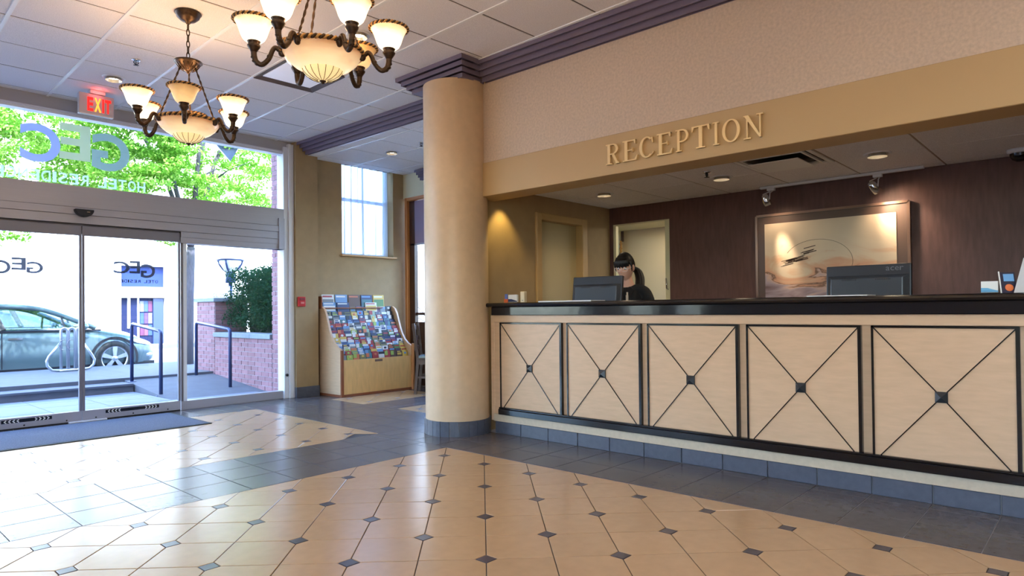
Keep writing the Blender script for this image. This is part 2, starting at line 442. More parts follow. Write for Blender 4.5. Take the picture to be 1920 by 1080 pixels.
# ---------------------------------------------------------------- main ceiling with its lay-in panels
ZC = 3.27
ceiling = put('ceiling', MB().box(-3.6, 4.3, -3.6, 4.3, ZC + 0.022, ZC + 0.12).box(-3.6, 4.56, 4.3, 7.95, ZC + 0.022, ZC + 0.12), M_GAP, label='white suspended ceiling of square mineral panels over the lobby', cat='ceiling', kind='structure')
th = math.radians(1.8); G = 0.605; NX, NY = 3.49, 5.815
d2 = (math.cos(th), -math.sin(th)); d1 = (math.sin(th), math.cos(th))
def node(i, j): return (NX + d2[0] * i * G + d1[0] * j * G, NY + d2[1] * i * G + d1[1] * j * G)
CX0, CX1, CY0, CY1 = -3.5, 4.17, -3.5, 7.80
TROFFERS = {(-1, -1)}
panel_me = None
rest = MB()
def ceil_piece(mb, P, z):
    n = len(P); cx = sum(p[0] for p in P) / n; cy = sum(p[1] for p in P) / n
    T = [(cx + (x - cx) * 0.985, cy + (y - cy) * 0.985, z) for x, y in P]
    B = [(x, y, z + 0.006) for x, y in P]; U = [(x, y, z + 0.02) for x, y in P]
    fs = [tuple(range(n - 1, -1, -1))]
    for i in range(n):
        j = (i + 1) % n; fs += [(i, j, n + j, n + i), (n + i, n + j, 2 * n + j, 2 * n + i)]
    mb.add(T + B + U, fs)
for i in range(-13, 4):
    for j in range(-18, 6):
        if (i, j) in TROFFERS: continue
        P = ccw([node(i, j), node(i + 1, j), node(i + 1, j + 1), node(i, j + 1)])
        P = shrink(P, 0.006); P = clip(P, CX0, CX1 if P[0][1] < 4.0 else 4.42, CY0, CY1)
        if len(P) < 3 or area(P) < 1e-3: continue
        cx = sum(p[0] for p in P) / len(P); cy = sum(p[1] for p in P) / len(P)
        if any(abs(cx - a) < 0.31 and abs(cy - b) < 0.31 for a, b in FILL_PANELS): pass
        if seen((cx, cy, ZC), 260):
            lp = [(x - cx, y - cy) for x, y in P]
            full = abs(area(P) - (G - 0.012) ** 2) < 1e-4
            if full and panel_me: me = panel_me
            else:
                mb = MB(); ceil_piece(mb, lp, 0.0); me = mb.mesh('ceiling_panel', M_CEIL)
                if full: panel_me = me
            inst('ceiling_panel', me, (cx, cy, ZC + rnd.uniform(0, 0.002)), ceiling)
        else: ceil_piece(rest, P, ZC)
put('ceiling_panel_field', rest, M_CEIL, ceiling, kind='stuff')
def line_clip(p, d, x0, x1, y0, y1):
    t0, t1 = -30, 30
    for k, lo, hi in ((0, x0, x1), (1, y0, y1)):
        if abs(d[k]) < 1e-9: continue
        a, b = (lo - p[k]) / d[k], (hi - p[k]) / d[k]
        if a > b: a, b = b, a
        t0, t1 = max(t0, a), min(t1, b)
    return (t0, t1) if t1 > t0 + 0.05 else None
for i in range(-11, 4):
    p = node(i, 0); c = line_clip(p, d1, CX0, CX1, CY0, CY1)
    if c: put('grid_runner', MB().bar((p[0] + d1[0] * c[0], p[1] + d1[1] * c[0], ZC + 0.002), (p[0] + d1[0] * c[1], p[1] + d1[1] * c[1], ZC + 0.002), 0.026, 0.016), M_TBAR, ceiling)
for j in range(-15, 5):
    p = node(0, j); c = line_clip(p, d2, CX0, CX1, CY0, CY1)
    if c: put('cross_runner', MB().bar((p[0] + d2[0] * c[0], p[1] + d2[1] * c[0], ZC + 0.010), (p[0] + d2[0] * c[1], p[1] + d2[1] * c[1], ZC + 0.010), 0.014, 0.012), M_GAP, ceiling)

# ---------------------------------------------------------------- lobby walls
def struct(name, mb, m, label, cat='wall', bevel=0.0):
    return put(name, mb, m, label=label, cat=cat, kind='structure', bevel=bevel)
wl = thing('wall_left', 'tan lobby wall left of the camera, tall windows, two added for fill light, out of the frame', 'wall', (-3.67, 2, 0), kind='structure')
WIN = [(-3.2, -1.7), (-1.3, 0.5), (6.0, 6.5), (7.1, 7.7)]  # first two windows are added for fill daylight
mb = MB().box(-3.75, -3.6, -3.6, 7.95, -0.1, 0.5).box(-3.75, -3.6, -3.6, 7.95, 2.75, 3.4)
yy_ = -3.6
for a, b in WIN + [(7.95, 7.95)]: mb.box(-3.75, -3.6, yy_, a, 0.5, 2.75); yy_ = b
put('wall_panel', mb, M_WALL, wl)
for a, b in WIN:
    put('window_frame', MB().box(-3.72, -3.66, a, a + 0.05, 0.5, 2.75).box(-3.72, -3.66, b - 0.05, b, 0.5, 2.75).box(-3.72, -3.66, a, b, 0.5, 0.55).box(-3.72, -3.66, a, b, 2.7, 2.75).box(-3.72, -3.66, (a + b) / 2 - 0.02, (a + b) / 2 + 0.02, 0.55, 2.7), M_WHITEMETAL, wl)
    put('window_pane', MB().box(-3.70, -3.694, a + 0.05, b - 0.05, 0.55, 2.7), M_GLASS, wl)
struct('wall_back', MB().box(-3.75, 8.6, -3.75, -3.6, -0.1, 3.4), M_WALL, 'tan lobby wall behind the camera, out of the frame')
struct('wall_entrance', MB().box(-3.6, -2.2, 7.78, 7.95, -0.1, 3.4), M_WALL, 'tan wall left of the glazed entrance front')
struct('wall_counter', MB().box(4.20, 4.42, -3.6, 4.27, 2.409, 3.39), M_PLASTER, 'mottled beige wallpapered wall above the reception fascia')
struct('trim_1', MB().box(4.18, 4.44, -3.6, 4.272, 2.109, 2.409), M_FASCIA, 'ochre painted fascia band carrying the gold sign letters', 'fascia', bevel=0.004)
# stepped plum cornice over the reception wall
def cornice(mb, fn, xo, xi, zt, zb, a, b, steps=4):
    P = [(xi + 0.02, zt)]; dx_ = (xi - xo) / steps
    for k in range(steps):      # boards; the groove under each is shaped to make undersides dark
        x = xo + dx_ * k; z1 = zt + (zb - zt) * k / steps; z2 = zt + (zb - zt) * (k + 1) / steps
        P += [(x, z1), (x, z2 + 0.003), (x + 0.004, z2), (x + 0.010, z2), (x + 0.012, z2 + 0.022), (x + dx_ - 0.002, z2 + 0.022), (x + dx_ - 0.001, z2)]
    P += [(xi + 0.02, zb)]
    mb.prism(P, a, b, fn)
mb = MB(); cornice(mb, lambda u, v, w: (u, w, v), 4.03, 4.20, ZC, 3.122, -3.6, 4.12)
struct('trim_2', mb, M_CROWN, 'dark plum stepped cornice along the reception wall', 'cornice')
mb = MB(); cornice(mb, lambda u, v, w: (u, w, v), 4.387, 4.55, ZC, 3.128, 4.86, 7.70)
struct('trim_3', mb, M_CROWN, 'plum stepped cornice between lobby ceiling and lounge ceiling', 'cornice')
struct('wall_bulkhead', MB().box(4.55, 4.70, 4.3, 7.84, 3.16, 3.39), M_WALL, 'narrow bulkhead above the lounge cornice')
# column with slate base and stepped capital
CC = (4.112, 4.425); CR = 0.29
col = thing('trim_4', 'round mottled cream column beside the reception counter with plum cap', 'column', (CC[0], CC[1], 0), kind='structure')
put('shaft', MB().lathe([(CR, 0.13), (CR, 3.13)], (CC[0], CC[1], 0), 64), M_COLUMN, col)
put('base_core', MB().lathe([(CR + 0.004, 0), (CR + 0.004, 0.128), (CR - 0.02, 0.13)], (CC[0], CC[1], 0), 48), M_GROUTL, col)
nb = 22
for k in range(nb):
    a0, a1 = 2 * PI * k / nb + 0.008, 2 * PI * (k + 1) / nb - 0.008
    mb = MB()
    P = [(CR, a0), (CR, a1)]
    vs = []
    for z in (0.0, 0.13):
        for r in (CR - 0.01, CR + 0.013):
            for a in (a0, (a0 + a1) / 2, a1): vs.append((CC[0] + r * math.cos(a), CC[1] + r * math.sin(a), z))
    fs = [(3, 4, 10, 9), (4, 5, 11, 10), (9, 10, 7, 6), (10, 11, 8, 7), (0, 3, 9, 6), (5, 2, 8, 11)]
    mb.add(vs, fs); put('base_tile', mb, M_KICK, col)
mb = MB()
for k in range(4):
    o = 0.036 * k; z1 = ZC - 0.037 * k; z2 = ZC - 0.037 * (k + 1)
    x0, x1, y0, y1 = 3.825 + o, 4.40, 4.03 + o, 4.93 - o
    mb.box(x0, x1, y0, y1, z2 + 0.024, z1); w_ = 0.010
    mb.box(x0, x0 + w_, y0, y1, z2, z2 + 0.024).box(x0 + w_, x1, y0, y0 + w_, z2, z2 + 0.024).box(x0 + w_, x1, y1 - w_, y1, z2, z2 + 0.024)  # undersides hollowed out so that they fall dark
    if k == 3: mb.box(x0 + w_, x1, y0 + w_, y1 - w_, z2 + 0.002, z2 + 0.024)
put('capital', mb, M_CROWN, col)

# ---------------------------------------------------------------- reception alcove
ZR = 2.24
rceil = put('ceiling_reception', MB().box(4.42, 6.5, -3.6, 4.3, ZR + 0.02, ZR + 0.14), M_GAP, label='low white panel ceiling over the reception desk', cat='ceiling', kind='structure')
ys = [4.03, 3.42, 2.81, 2.20, 1.595, 0.985, 0.375, -0.23]
xs = [4.44, 4.95, 5.56, 6.17, 6.34]
for a in range(len(ys) - 1):
    y1, y0 = ys[a], ys[a + 1]
    for b in range(len(xs) - 1):
        if (a, b) == (3, 1): continue        # the air diffuser takes this bay
        mb = MB(); P = [(xs[b] + 0.004, y0 + 0.004), (xs[b + 1] - 0.004, y0 + 0.004), (xs[b + 1] - 0.004, y1 - 0.004), (xs[b] + 0.004, y1 - 0.004)]
        ceil_piece(mb, P, ZR); put('ceiling_panel', mb, M_CEIL, rceil)
mb = MB(); ceil_piece(mb, [(4.44, -3.6), (6.34, -3.6), (6.34, -0.235), (4.44, -0.235)], ZR); ceil_piece(mb, [(4.44, 4.035), (6.34, 4.035), (6.34, 4.25), (4.44, 4.25)], ZR)
put('ceiling_edge_panel', mb, M_CEIL, rceil)
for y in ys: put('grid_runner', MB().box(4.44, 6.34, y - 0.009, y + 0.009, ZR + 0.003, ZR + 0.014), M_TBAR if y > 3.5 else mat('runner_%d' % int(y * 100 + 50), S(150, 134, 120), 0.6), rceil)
for x in xs[1:-1]: put('cross_runner', MB().box(x - 0.006, x + 0.006, -3.6, 4.25, ZR + 0.004, ZR + 0.012), M_GAP, rceil)
# side wall (towards the entrance) with a flush door
wside = thing('wall_side', 'tan wallpapered side wall of the reception alcove', 'wall', (5.4, 4.25, 0), kind='structure')
put('wall_panel', MB().box(4.3, 5.05, 4.25, 4.33, -0.1, 3.2).box(5.86, 6.4, 4.25, 4.33, -0.1, 3.2).box(5.05, 5.86, 4.25, 4.33, 2.04, 3.2), M_WALL, wside)
d3 = thing('door_3', 'flush greige door in a tan frame behind the reception counter', 'door', (5.4, 4.3, 0), kind='structure')
put('door_leaf', MB().box(5.10, 5.81, 4.32, 4.36, 0, 2.02), mat('greige_door', S(176, 160, 118), 0.55, noise=(3, 0.04)), d3)
put('door_frame', MB().box(5.02, 5.10, 4.225, 4.36, 0, 2.07).box(5.79, 5.88, 4.225, 4.36, 0, 2.07).box(5.10, 5.79, 4.225, 4.36, 2.0, 2.07), mat('side_door_frame', S(178, 148, 100), 0.5), d3, bevel=0.006)
put('door_knob', MB().lathe([(0.0, 0.0), (0.02, 0.0), (0.028, 0.02), (0.02, 0.045), (0, 0.05)], n=14).xf(Matrix.Translation((5.16, 4.315, 1.0)) @ Matrix.Rotation(PI / 2, 4, 'X')), M_CHROME, d3)
# dark back wall with a doorway
wb = thing('wall_rear', 'dark brown wallpapered wall behind the reception desk', 'wall', (6.34, 0, 0), kind='structure')
put('wall_panel', MB().box(6.34, 6.40, -3.6, 3.49, -0.1, 3.2).box(6.34, 6.40, 4.22, 4.33, -0.1, 3.2).box(6.34, 6.40, 3.49, 4.22, 2.055, 3.2), M_BROWNWALL, wb)
d4 = thing('door_4', 'open doorway with cream frame in the dark brown wall', 'doorway', (6.4, 3.82, 0), kind='structure')
put('door_frame', MB().box(6.37, 6.42, 3.49, 3.56, 0, 2.055).box(6.37, 6.42, 4.185, 4.22, 0, 2.055).box(6.37, 6.42, 3.56, 4.185, 2.04, 2.055), M_CREAM, d4)
put('door_leaf', MB().box(6.42, 6.46, 3.40, 3.52, 0, 2.04), M_CREAM, d4)
put('door_handle', MB().tube([(6.37, 3.53, 1.30), (6.345, 3.535, 1.31), (6.345, 3.54, 1.42)], 0.008), M_CHROME, d4)
# back office corridor seen through it
struct('wall_corridor', MB().box(7.5, 7.6, 3.0, 5.4, -0.1, 2.6).box(6.46, 7.6, 5.3, 5.4, -0.1, 2.6).box(6.46, 7.6, 2.7, 2.8, -0.1, 2.6), mat('corridor_paint', S(196, 176, 142), 0.6), 'plain beige corridor walls beyond the staff doorway')
struct('ceiling_corridor', MB().box(6.46, 7.6, 2.7, 5.4, 2.13, 2.2), M_CREAM, 'pale corridor ceiling beyond the staff doorway', 'ceiling')
dl = light('corridor_lamp', 'AREA', (6.95, 3.9, 2.11), 9, (1.0, 0.88, 0.62), (0, 0, -1), size=0.4)
struct('trim_5', MB().box(7.44, 7.5, 4.83, 4.90, 0, 2.13), M_CREAM, 'cream door frame at the end of the corridor', 'frame')
orn = thing('wall_ornament', 'narrow dark hanging with ornate gilt end in the staff doorway', 'ornament', (7.42, 4.80, 1.75))
put('strap', MB().box(7.425, 7.44, 4.765, 4.80, 1.98, 2.12), M_DARKWOOD, orn)
mb = MB()
for k in range(7): mb.ball((7.42, 4.80, 1.98 - 0.03 * k), (0.015, 0.026 if k % 2 else 0.018, 0.017), 8, 6)
put('pendant', mb, M_ROPE, orn)

# ---------------------------------------------------------------- lounge corner behind the column
ZL = 3.13
lceil = put('ceiling_lounge', MB().box(4.56, 6.4, 4.30, 7.95, ZL + 0.02, ZL + 0.1), M_GAP, label='lower white panel ceiling over the lounge corner', cat='ceiling', kind='structure')
LX = [4.56, 4.72, 5.325, 5.93, 6.22]; LY = [7.84, 7.62, 7.015, 6.41, 5.805, 5.2, 4.6, 4.33]
for a in range(len(LY) - 1):
    for b in range(len(LX) - 1):
        mb = MB(); ceil_piece(mb, [(LX[b] + 0.005, LY[a + 1] + 0.005), (LX[b + 1] - 0.005, LY[a + 1] + 0.005), (LX[b + 1] - 0.005, LY[a] - 0.005), (LX[b] + 0.005, LY[a] - 0.005)], ZL)
        put('ceiling_panel', mb, M_CEIL, lceil)
for x in LX[:-1]: put('grid_runner', MB().box(x - 0.011, x + 0.011, 4.33, 7.84, ZL - 0.004, ZL + 0.01), M_TBAR, lceil)
for y in LY[1:-1]: put('cross_runner', MB().box(4.56, 6.22, y - 0.007, y + 0.007, ZL + 0.004, ZL + 0.014), M_GAP, lceil)
# pier at the end of the entrance front
wp = thing('wall_pier', 'tan pier between the glazed entrance and the lounge window', 'wall', (4.53, 7.8, 0), kind='structure')
put('pier_body', MB().box(4.372, 4.69, 7.705, 7.95, 0, 3.4), M_WALL, wp)
put('pier_base', MB().box(4.365, 4.70, 7.695, 7.95, 0, 0.135), M_KICK, wp, bevel=0.003)
# rear wall with curtained window
wr = thing('wall_lounge', 'tan lounge wall with the tall curtained window', 'wall', (5.4, 7.9, 0), kind='structure')
put('wall_panel', MB().box(4.69, 5.15, 7.85, 8.05, -0.1, 3.4).box(6.03, 6.4, 7.85, 8.05, -0.1, 3.4).box(5.15, 6.03, 7.85, 8.05, -0.1, 1.88), M_WALL, wr)
put('wall_base', MB().box(4.69, 6.22, 7.838, 7.86, 0, 0.12), M_KICK, wr)
w4 = thing('window_4', 'tall lounge window behind sheer white curtains', 'window', (5.59, 7.97, 1.88), kind='structure')
put('window_sill', MB().box(5.12, 6.06, 7.80, 8.0, 1.86, 1.885), mat('sill_tan', S(196, 158, 112), 0.5), w4, bevel=0.004)
put('window_frame', MB().box(5.15, 5.19, 7.99, 8.04, 1.88, 3.3).box(5.99, 6.03, 7.99, 8.04, 1.88, 3.3).box(5.15, 6.03, 7.99, 8.04, 2.66, 2.70).box(5.15, 6.03, 7.99, 8.04, 1.88, 1.92), M_WHITEMETAL, w4)
put('window_pane', MB().box(5.19, 5.99, 8.01, 8.016, 1.92, 3.3), M_GLASS, w4)
# side wall: wood framed glazing
ws = thing('wall_window_side', 'pale wall above the wood framed side glazing', 'wall', (6.25, 6.5, 2.78), kind='structure')
put('wall_panel', MB().box(6.22, 6.40, 4.33, 7.85, 2.775, 3.4).box(6.22, 6.40, 4.33, 4.42, -0.1, 2.775), M_CREAM, ws)
mb = MB(); cornice(mb, lambda u, v, w: (u, w, v), 6.08, 6.22, 3.12, 2.99, 4.4, 7.42)
put('cornice', mb, M_CROWN, ws)
w5 = thing('window_5', 'wood framed side window with half lowered purple-grey blind', 'window', (6.28, 6.5, 0), kind='structure')
put('window_frame', MB().box(6.20, 6.32, 7.745, 7.80, 0, 2.775).box(6.20, 6.32, 4.42, 4.48, 0, 2.775).box(6.20, 6.32, 6.5, 6.56, 0, 2.725).box(6.20, 6.32, 4.48, 7.745, 2.725, 2.775), M_OAK, w5, bevel=0.005)
put('inner_stile', MB().box(6.25, 6.31, 7.63, 7.745, 0, 2.725), M_DARKWOOD, w5)
put('blind', MB().box(6.255, 6.27, 6.57, 7.72, 2.09, 2.72), mat('blind_fabric', S(150, 136, 158), 0.8), w5)
put('blind_rail', MB().box(6.25, 6.275, 6.57, 7.72, 2.065, 2.09), M_ALU, w5)
put('window_pane', MB().box(6.295, 6.30, 6.56, 7.63, 0.9, 2.725), M_GLASS, w5)
put('window_pane', MB().box(6.295, 6.30, 4.48, 6.5, 0.12, 2.725), M_GLASS, w5)
put('glazing_bar', MB().box(6.28, 6.315, 6.56, 7.63, 1.03, 1.07), M_DARKWOOD, w5)
put('lower_panel', MB().box(6.27, 6.33, 6.56, 7.63, 0.0, 0.93).box(6.27, 6.33, 4.48, 6.5, 0.0, 0.12), M_DARKWOOD, w5)
# ---------------------------------------------------------------- glazed entrance front (plane y = 7.82)
YD = 7.82
M_VINB = mat_mix('vinyl_blue', [('diffuse', S(205, 210, 232), 0.52), ('translucent', S(200, 206, 232), 0.40), ('transparent', (0.72, 0.82, 1, 1), 0.08)])
M_VING = mat_mix('vinyl_green', [('diffuse', S(222, 222, 200), 0.5), ('translucent', S(216, 220, 196), 0.42), ('transparent', (0.85, 0.97, 0.88, 1), 0.1)])
M_VINT = mat_mix('vinyl_teal', [('diffuse', S(188, 202, 196), 0.5), ('translucent', S(184, 200, 196), 0.42), ('transparent', (0.75, 0.9, 0.92, 1), 0.1)])
M_VINW = mat_mix('vinyl_white', [('diffuse', S(240, 248, 248), 0.5), ('translucent', S(240, 250, 250), 0.45), ('transparent', (0.9, 1, 1, 1), 0.1)])
M_VIND = mat_mix('vinyl_slate', [('diffuse', S(96, 102, 122), 0.72), ('translucent', S(110, 118, 140), 0.1), ('transparent', (0.55, 0.6, 0.7, 1), 0.18)])
def mirror_text(parent, ch, x0, x1, z0, z1, y, m, bold=0.0, name='vinyl_letter', t=0.003):
    """a letter stuck on the outside of the glass: seen reversed from the room (left edge at larger x)"""
    mb = MB(); add_glyph(mb, ch, lambda u, v, w: (x1 + (x0 - x1) * u, y + t * w, z0 + (z1 - z0) * v), bold)
    return put(name, mb, m, parent)
w1 = thing('window_1', 'long transom window above the sliding doors with reversed hotel lettering', 'window', (2.1, YD, 2.4), kind='structure')
put('window_frame', MB().box(-2.2, 4.24, 7.79, 7.90, 3.105, 3.15).box(-2.2, 4.24, 7.77, 7.80, 3.128, 3.138), M_WHITEMETAL, w1)
put('window_pane', MB().box(-2.2, 2.86, YD, YD + 0.008, 2.40, 3.11), M_GLASS, w1)
put('window_pane', MB().box(2.864, 4.235, YD, YD + 0.008, 2.40, 3.11), M_GLASS, w1)
yl = YD + 0.010
mirror_text(w1, 'C', 1.52, 1.855, 2.605, 2.985, yl, M_VINB, 0.03)
mirror_text(w1, 'E', 1.845, 2.12, 2.675, 3.04, yl + 0.0035, M_VING, 0.03)
mirror_text(w1, 'G', 2.13, 2.487, 2.605, 3.0, yl, M_VINT, 0.03)
word = 'HOTEL RESIDENCE'; wid = {'I': 0.032, ' ': 0.055}
x = 2.642; k_ = (2.642 - 1.30) / sum(wid.get(c, 0.078) + 0.018 for c in word)
for c in word:
    w_ = wid.get(c, 0.078) * k_
    if c != ' ': mirror_text(w1, c, x - w_, x, 2.422, 2.53, yl, M_VINW, 0.012)
    x -= w_ + 0.018 * k_
struct('wall_valance', MB().box(-2.2, 4.372, 7.80, 7.95, 3.15, 3.39), mat('valance_grey', S(170, 168, 174), 0.6), 'grey strip of wall between the transom and the ceiling')
# header beam with its long grooves
hd = thing('trim_6', 'brushed aluminium door header beam with long grooves', 'header', (2.0, 7.8, 2.02), kind='structure')
put('header_box', MB().box(-2.2, 4.24, 7.76, 7.93, 2.185, 2.40).box(-2.2, 4.24, 7.75, 7.93, 2.11, 2.18).box(-2.2, 4.24, 7.756, 7.93, 2.02, 2.105), M_ALU, hd)
put('header_core', MB().box(-2.2, 4.23, 7.775, 7.92, 2.02, 2.39), M_ALUD, hd)
put('door_track', MB().box(-2.2, 3.0, 7.814, 7.90, 1.92, 2.03), M_ALUD, hd)
put('header_cover', MB().box(2.99, 4.24, 7.768, 7.92, 1.89, 2.018).box(2.99, 4.24, 7.76, 7.80, 1.955, 2.012), M_ALU, hd)
put('end_cap', MB().box(4.165, 4.24, 7.742, 7.92, 1.89, 2.28), M_ALU, hd)
# jamb at the right
jb = thing('trim_7', 'bright white metal jamb at the right of the entrance glazing', 'jamb', (4.3, 7.82, 0), kind='structure')
put('jamb_face', MB().box(4.24, 4.30, 7.765, 7.93, 0, 3.2).box(4.30, 4.368, 7.74, 7.93, 0, 3.24), M_WHITEMETAL, jb, bevel=0.003)
put('door_stop', MB().lathe([(0, 0), (0.012, 0), (0.012, 0.02), (0.018, 0.022), (0.018, 0.03), (0, 0.03)], n=12).xf(Matrix.Translation((4.262, 7.765, 0.30)) @ Matrix.Rotation(PI / 2, 4, 'X')), M_DARKRUB, jb)
# fixed sidelites
def sidelite(nm, x0, x1, label):
    w = thing(nm, label, 'window', ((x0 + x1) / 2, YD, 0), kind='structure')
    put('window_sill', MB().box(x0, x1, 7.80, 7.90, 0.0, 0.10), M_ALU, w, bevel=0.003)
    put('mullion', MB().box(x0, x0 + 0.022, 7.80, 7.88, 0.10, 2.02), M_DARKRUB if 0 else M_ALUD, w)
    put('mullion', MB().box(x0 + 0.024, x0 + 0.06, 7.79, 7.86, 0.10, 1.9), M_WHITEMETAL, w)
    put('window_pane', MB().box(x0 + 0.06, x1, YD + 0.01, YD + 0.018, 0.10, 2.02), M_GLASS, w)
sidelite('window_2', 3.0, 4.24, 'fixed clear sidelite right of the sliding doors')
sidelite('window_3', -2.2, 1.05, 'fixed clear sidelite left of the sliding doors, out of the frame')
# sliding leaves
def leaf(nm, x0, x1, label, dec):
    d = thing(nm, label, 'door', ((x0 + x1) / 2, 7.79, 0), kind='structure')
    y0, y1 = 7.775, 7.812
    put('bottom_rail', MB().box(x0, x1, y0, y1, 0.012, 0.112), M_ALU, d, bevel=0.002)
    put('top_rail', MB().box(x0, x1, y0, y1, 1.90, 2.0), M_ALUD, d, bevel=0.002)
    for a, b in ((x0, x0 + 0.022), (x1 - 0.022, x1)):
        put('stile', MB().box(a, b, y0, y1, 0.112, 1.90), M_ALUD, d)
    put('door_pane', MB().box(x0 + 0.022, x1 - 0.022, 7.79, 7.798, 0.112, 1.90), M_GLASS, d)
    put('sweep', MB().box(x0, x1, y0 + 0.01, y1 - 0.01, 0.0, 0.012), M_DARKRUB, d)
    a, b = dec
    put('safety_strip', MB().box(a, b, y0 - 0.002, y0, 0.064, 0.096), M_BLACK, d)
    mb = MB()
    for k in range(4):
        for sgn, xb in ((-1, a + 0.025 + k * 0.033), (1, b - 0.025 - k * 0.033)):
            for up in (-1, 1):
                mb.obox((xb - sgn * 0.006, y0 - 0.003, 0.080 + up * 0.006), (0.0085, 0, -sgn * up * 0.0075), (0, 0.0008, 0), (0.0028 * sgn * up, 0, 0.0032))
    put('chevron_print', mb, M_WHITE, d)
    for k in range(3):
        put('rail_screw', MB().ball((x0 + 0.12 + k * 0.35, y0, 0.032), (0.008, 0.003, 0.008), 8, 5), M_DARKRUB, d)
    return d
d1_ = leaf('door_1', 1.07, 2.022, 'left sliding glass door leaf with dark safety strip on its rail', (1.36, 1.765))
d2_ = leaf('door_2', 2.028, 2.985, 'right sliding glass door leaf with dark safety strip on its rail', (2.235, 2.755))
yl = 7.80
mirror_text(d1_, 'G', 1.565, 1.70, 1.50, 1.615, yl, M_VIND, 0.02); mirror_text(d1_, 'E', 1.445, 1.56, 1.53, 1.65, yl, M_VIND, 0.02); mirror_text(d1_, 'C', 1.31, 1.44, 1.49, 1.62, yl, M_VIND, 0.02)
mirror_text(d2_, 'G', 2.585, 2.73, 1.485, 1.635, yl, M_VIND, 0.02); mirror_text(d2_, 'E', 2.475, 2.58, 1.53, 1.665, yl + 0.0035, M_VIND, 0.02); mirror_text(d2_, 'C', 2.32, 2.475, 1.525, 1.655, yl, M_VIND, 0.02)
word = 'OTEL RESIDE'; x = 2.76; k_ = (2.76 - 2.375) / sum(wid.get(c, 0.078) + 0.018 for c in word)
for c in word:
    w_ = wid.get(c, 0.078) * k_
    if c != ' ': mirror_text(d2_, c, x - w_, x, 1.43, 1.462, yl, M_DARKRUB, 0.012, t=0.0015)
    x -= w_ + 0.018 * k_
struct('trim_8', MB().box(1.90, 2.24, 7.735, 7.772, 0.0, 0.016), M_WHITEMETAL, 'short bright metal guide plate under the meeting door leaves', 'plate', bevel=0.003)
sen = thing('door_sensor', 'black half-round motion sensor on the header above the doors', 'sensor', (2.03, 7.75, 2.13))
mb = MB(); P = []
n = 14
for k in range(n + 1):
    t = PI + PI * k / n; P.append((2.03 + 0.085 * math.cos(t), 2.16 + 0.075 * math.sin(t)))
mb.prism(P, 7.685, 7.757, lambda u, v, w: (u, w, v)); put('housing', mb, M_DARKRUB, sen, bevel=0.008, seg=2)
put('lens', MB().box(2.045, 2.075, 7.681, 7.687, 2.128, 2.138), M_CHROME, sen)
# entrance mat
mt = put('entrance_mat', MB().box(-0.6, 2.81, 6.64, 7.66, -0.001, 0.010), mat('mat_pile', S(92, 95, 112), 0.95, noise=(120, 0.4, 2), bump=(260, 0.8, 0.004)), label='flat blue-grey entrance mat on the tiles before the sliding doors', cat='mat', bevel=0.004)
put('mat_edging', MB().box(-0.6, 2.835, 6.615, 6.645, 0.0, 0.007).box(2.805, 2.835, 6.615, 7.66, 0.0, 0.007), M_DARKRUB, mt)

# ---------------------------------------------------------------- outside the entrance
terr = struct('ground_terrace', MB().box(-4, 3.30, 7.93, 10.2, -0.14, -0.02).box(3.30, 4.62, 7.93, 8.9, -0.14, -0.02), M_CONC, 'terrace of pale square pavers outside the sliding doors', 'terrace')
for i in range(12):
    for j in range(5):
        x0 = -2.8 + i * 0.6; y0 = 7.94 + j * 0.456; x1 = min(x0 + 0.6, 3.29 if j > 1 else 4.45)
        if x1 - x0 < 0.08: continue
        put('paver', MB().box(x0 + 0.004, x1 - 0.004, y0 + 0.004, y0 + 0.452, -0.03, -0.002 + rnd.uniform(-0.001, 0.001)), M_PAVER, terr, bevel=0.003)
struct('trim_9', MB().box(-4, 3.28, 10.2, 10.62, -0.14, 0.11).box(-4, 3.28, 10.185, 10.24, 0.085, 0.115), M_CONC, 'long low concrete step up from the terrace', 'step', bevel=0.004)
struct('pavement', MB().box(-6, 12, 10.62, 13.25, -0.14, 0.165).box(-6, 12, 13.25, 13.4, -0.2, 0.16), M_CONC, 'concrete pavement between the terrace step and the street kerb', 'pavement', bevel=0.004)
mb = MB(); mb.prism([(8.9, -0.02), (10.62, 0.13), (10.62, -0.14), (8.9, -0.14)], 3.30, 4.62, lambda u, v, w: (w, u, v))
struct('path_ramp', mb, M_CONC, 'smooth concrete ramp beside the brick wall', 'ramp')
struct('road', MB().box(-14, 26, 13.4, 23.2, -0.3, -0.07), M_ASPH, 'grey asphalt street', 'street')
struct('pavement_far', MB().box(-14, 26, 23.2, 24.2, -0.3, 0.06), M_CONC, 'far pavement along the white building', 'pavement')
struct('ground_side', MB().box(-14, -3.75, -8, 13.3, -0.3, -0.1), M_CONC, 'pale paved ground outside the left lobby windows, out of the frame', 'ground')
struct('ground', MB().box(6.42, 26, 4.3, 13.0, -0.3, -0.1), M_CONC, 'pale ground outside the side window', 'ground')
# unseen block for the hotel's upper floors, added and sized to shade the forecourt
struct('roof', MB().box(-3.75, 6.45, -6, 7.95, 3.45, 7.6), M_FACADE, 'upper floors of the hotel, unseen block sized to shade the forecourt', 'building')
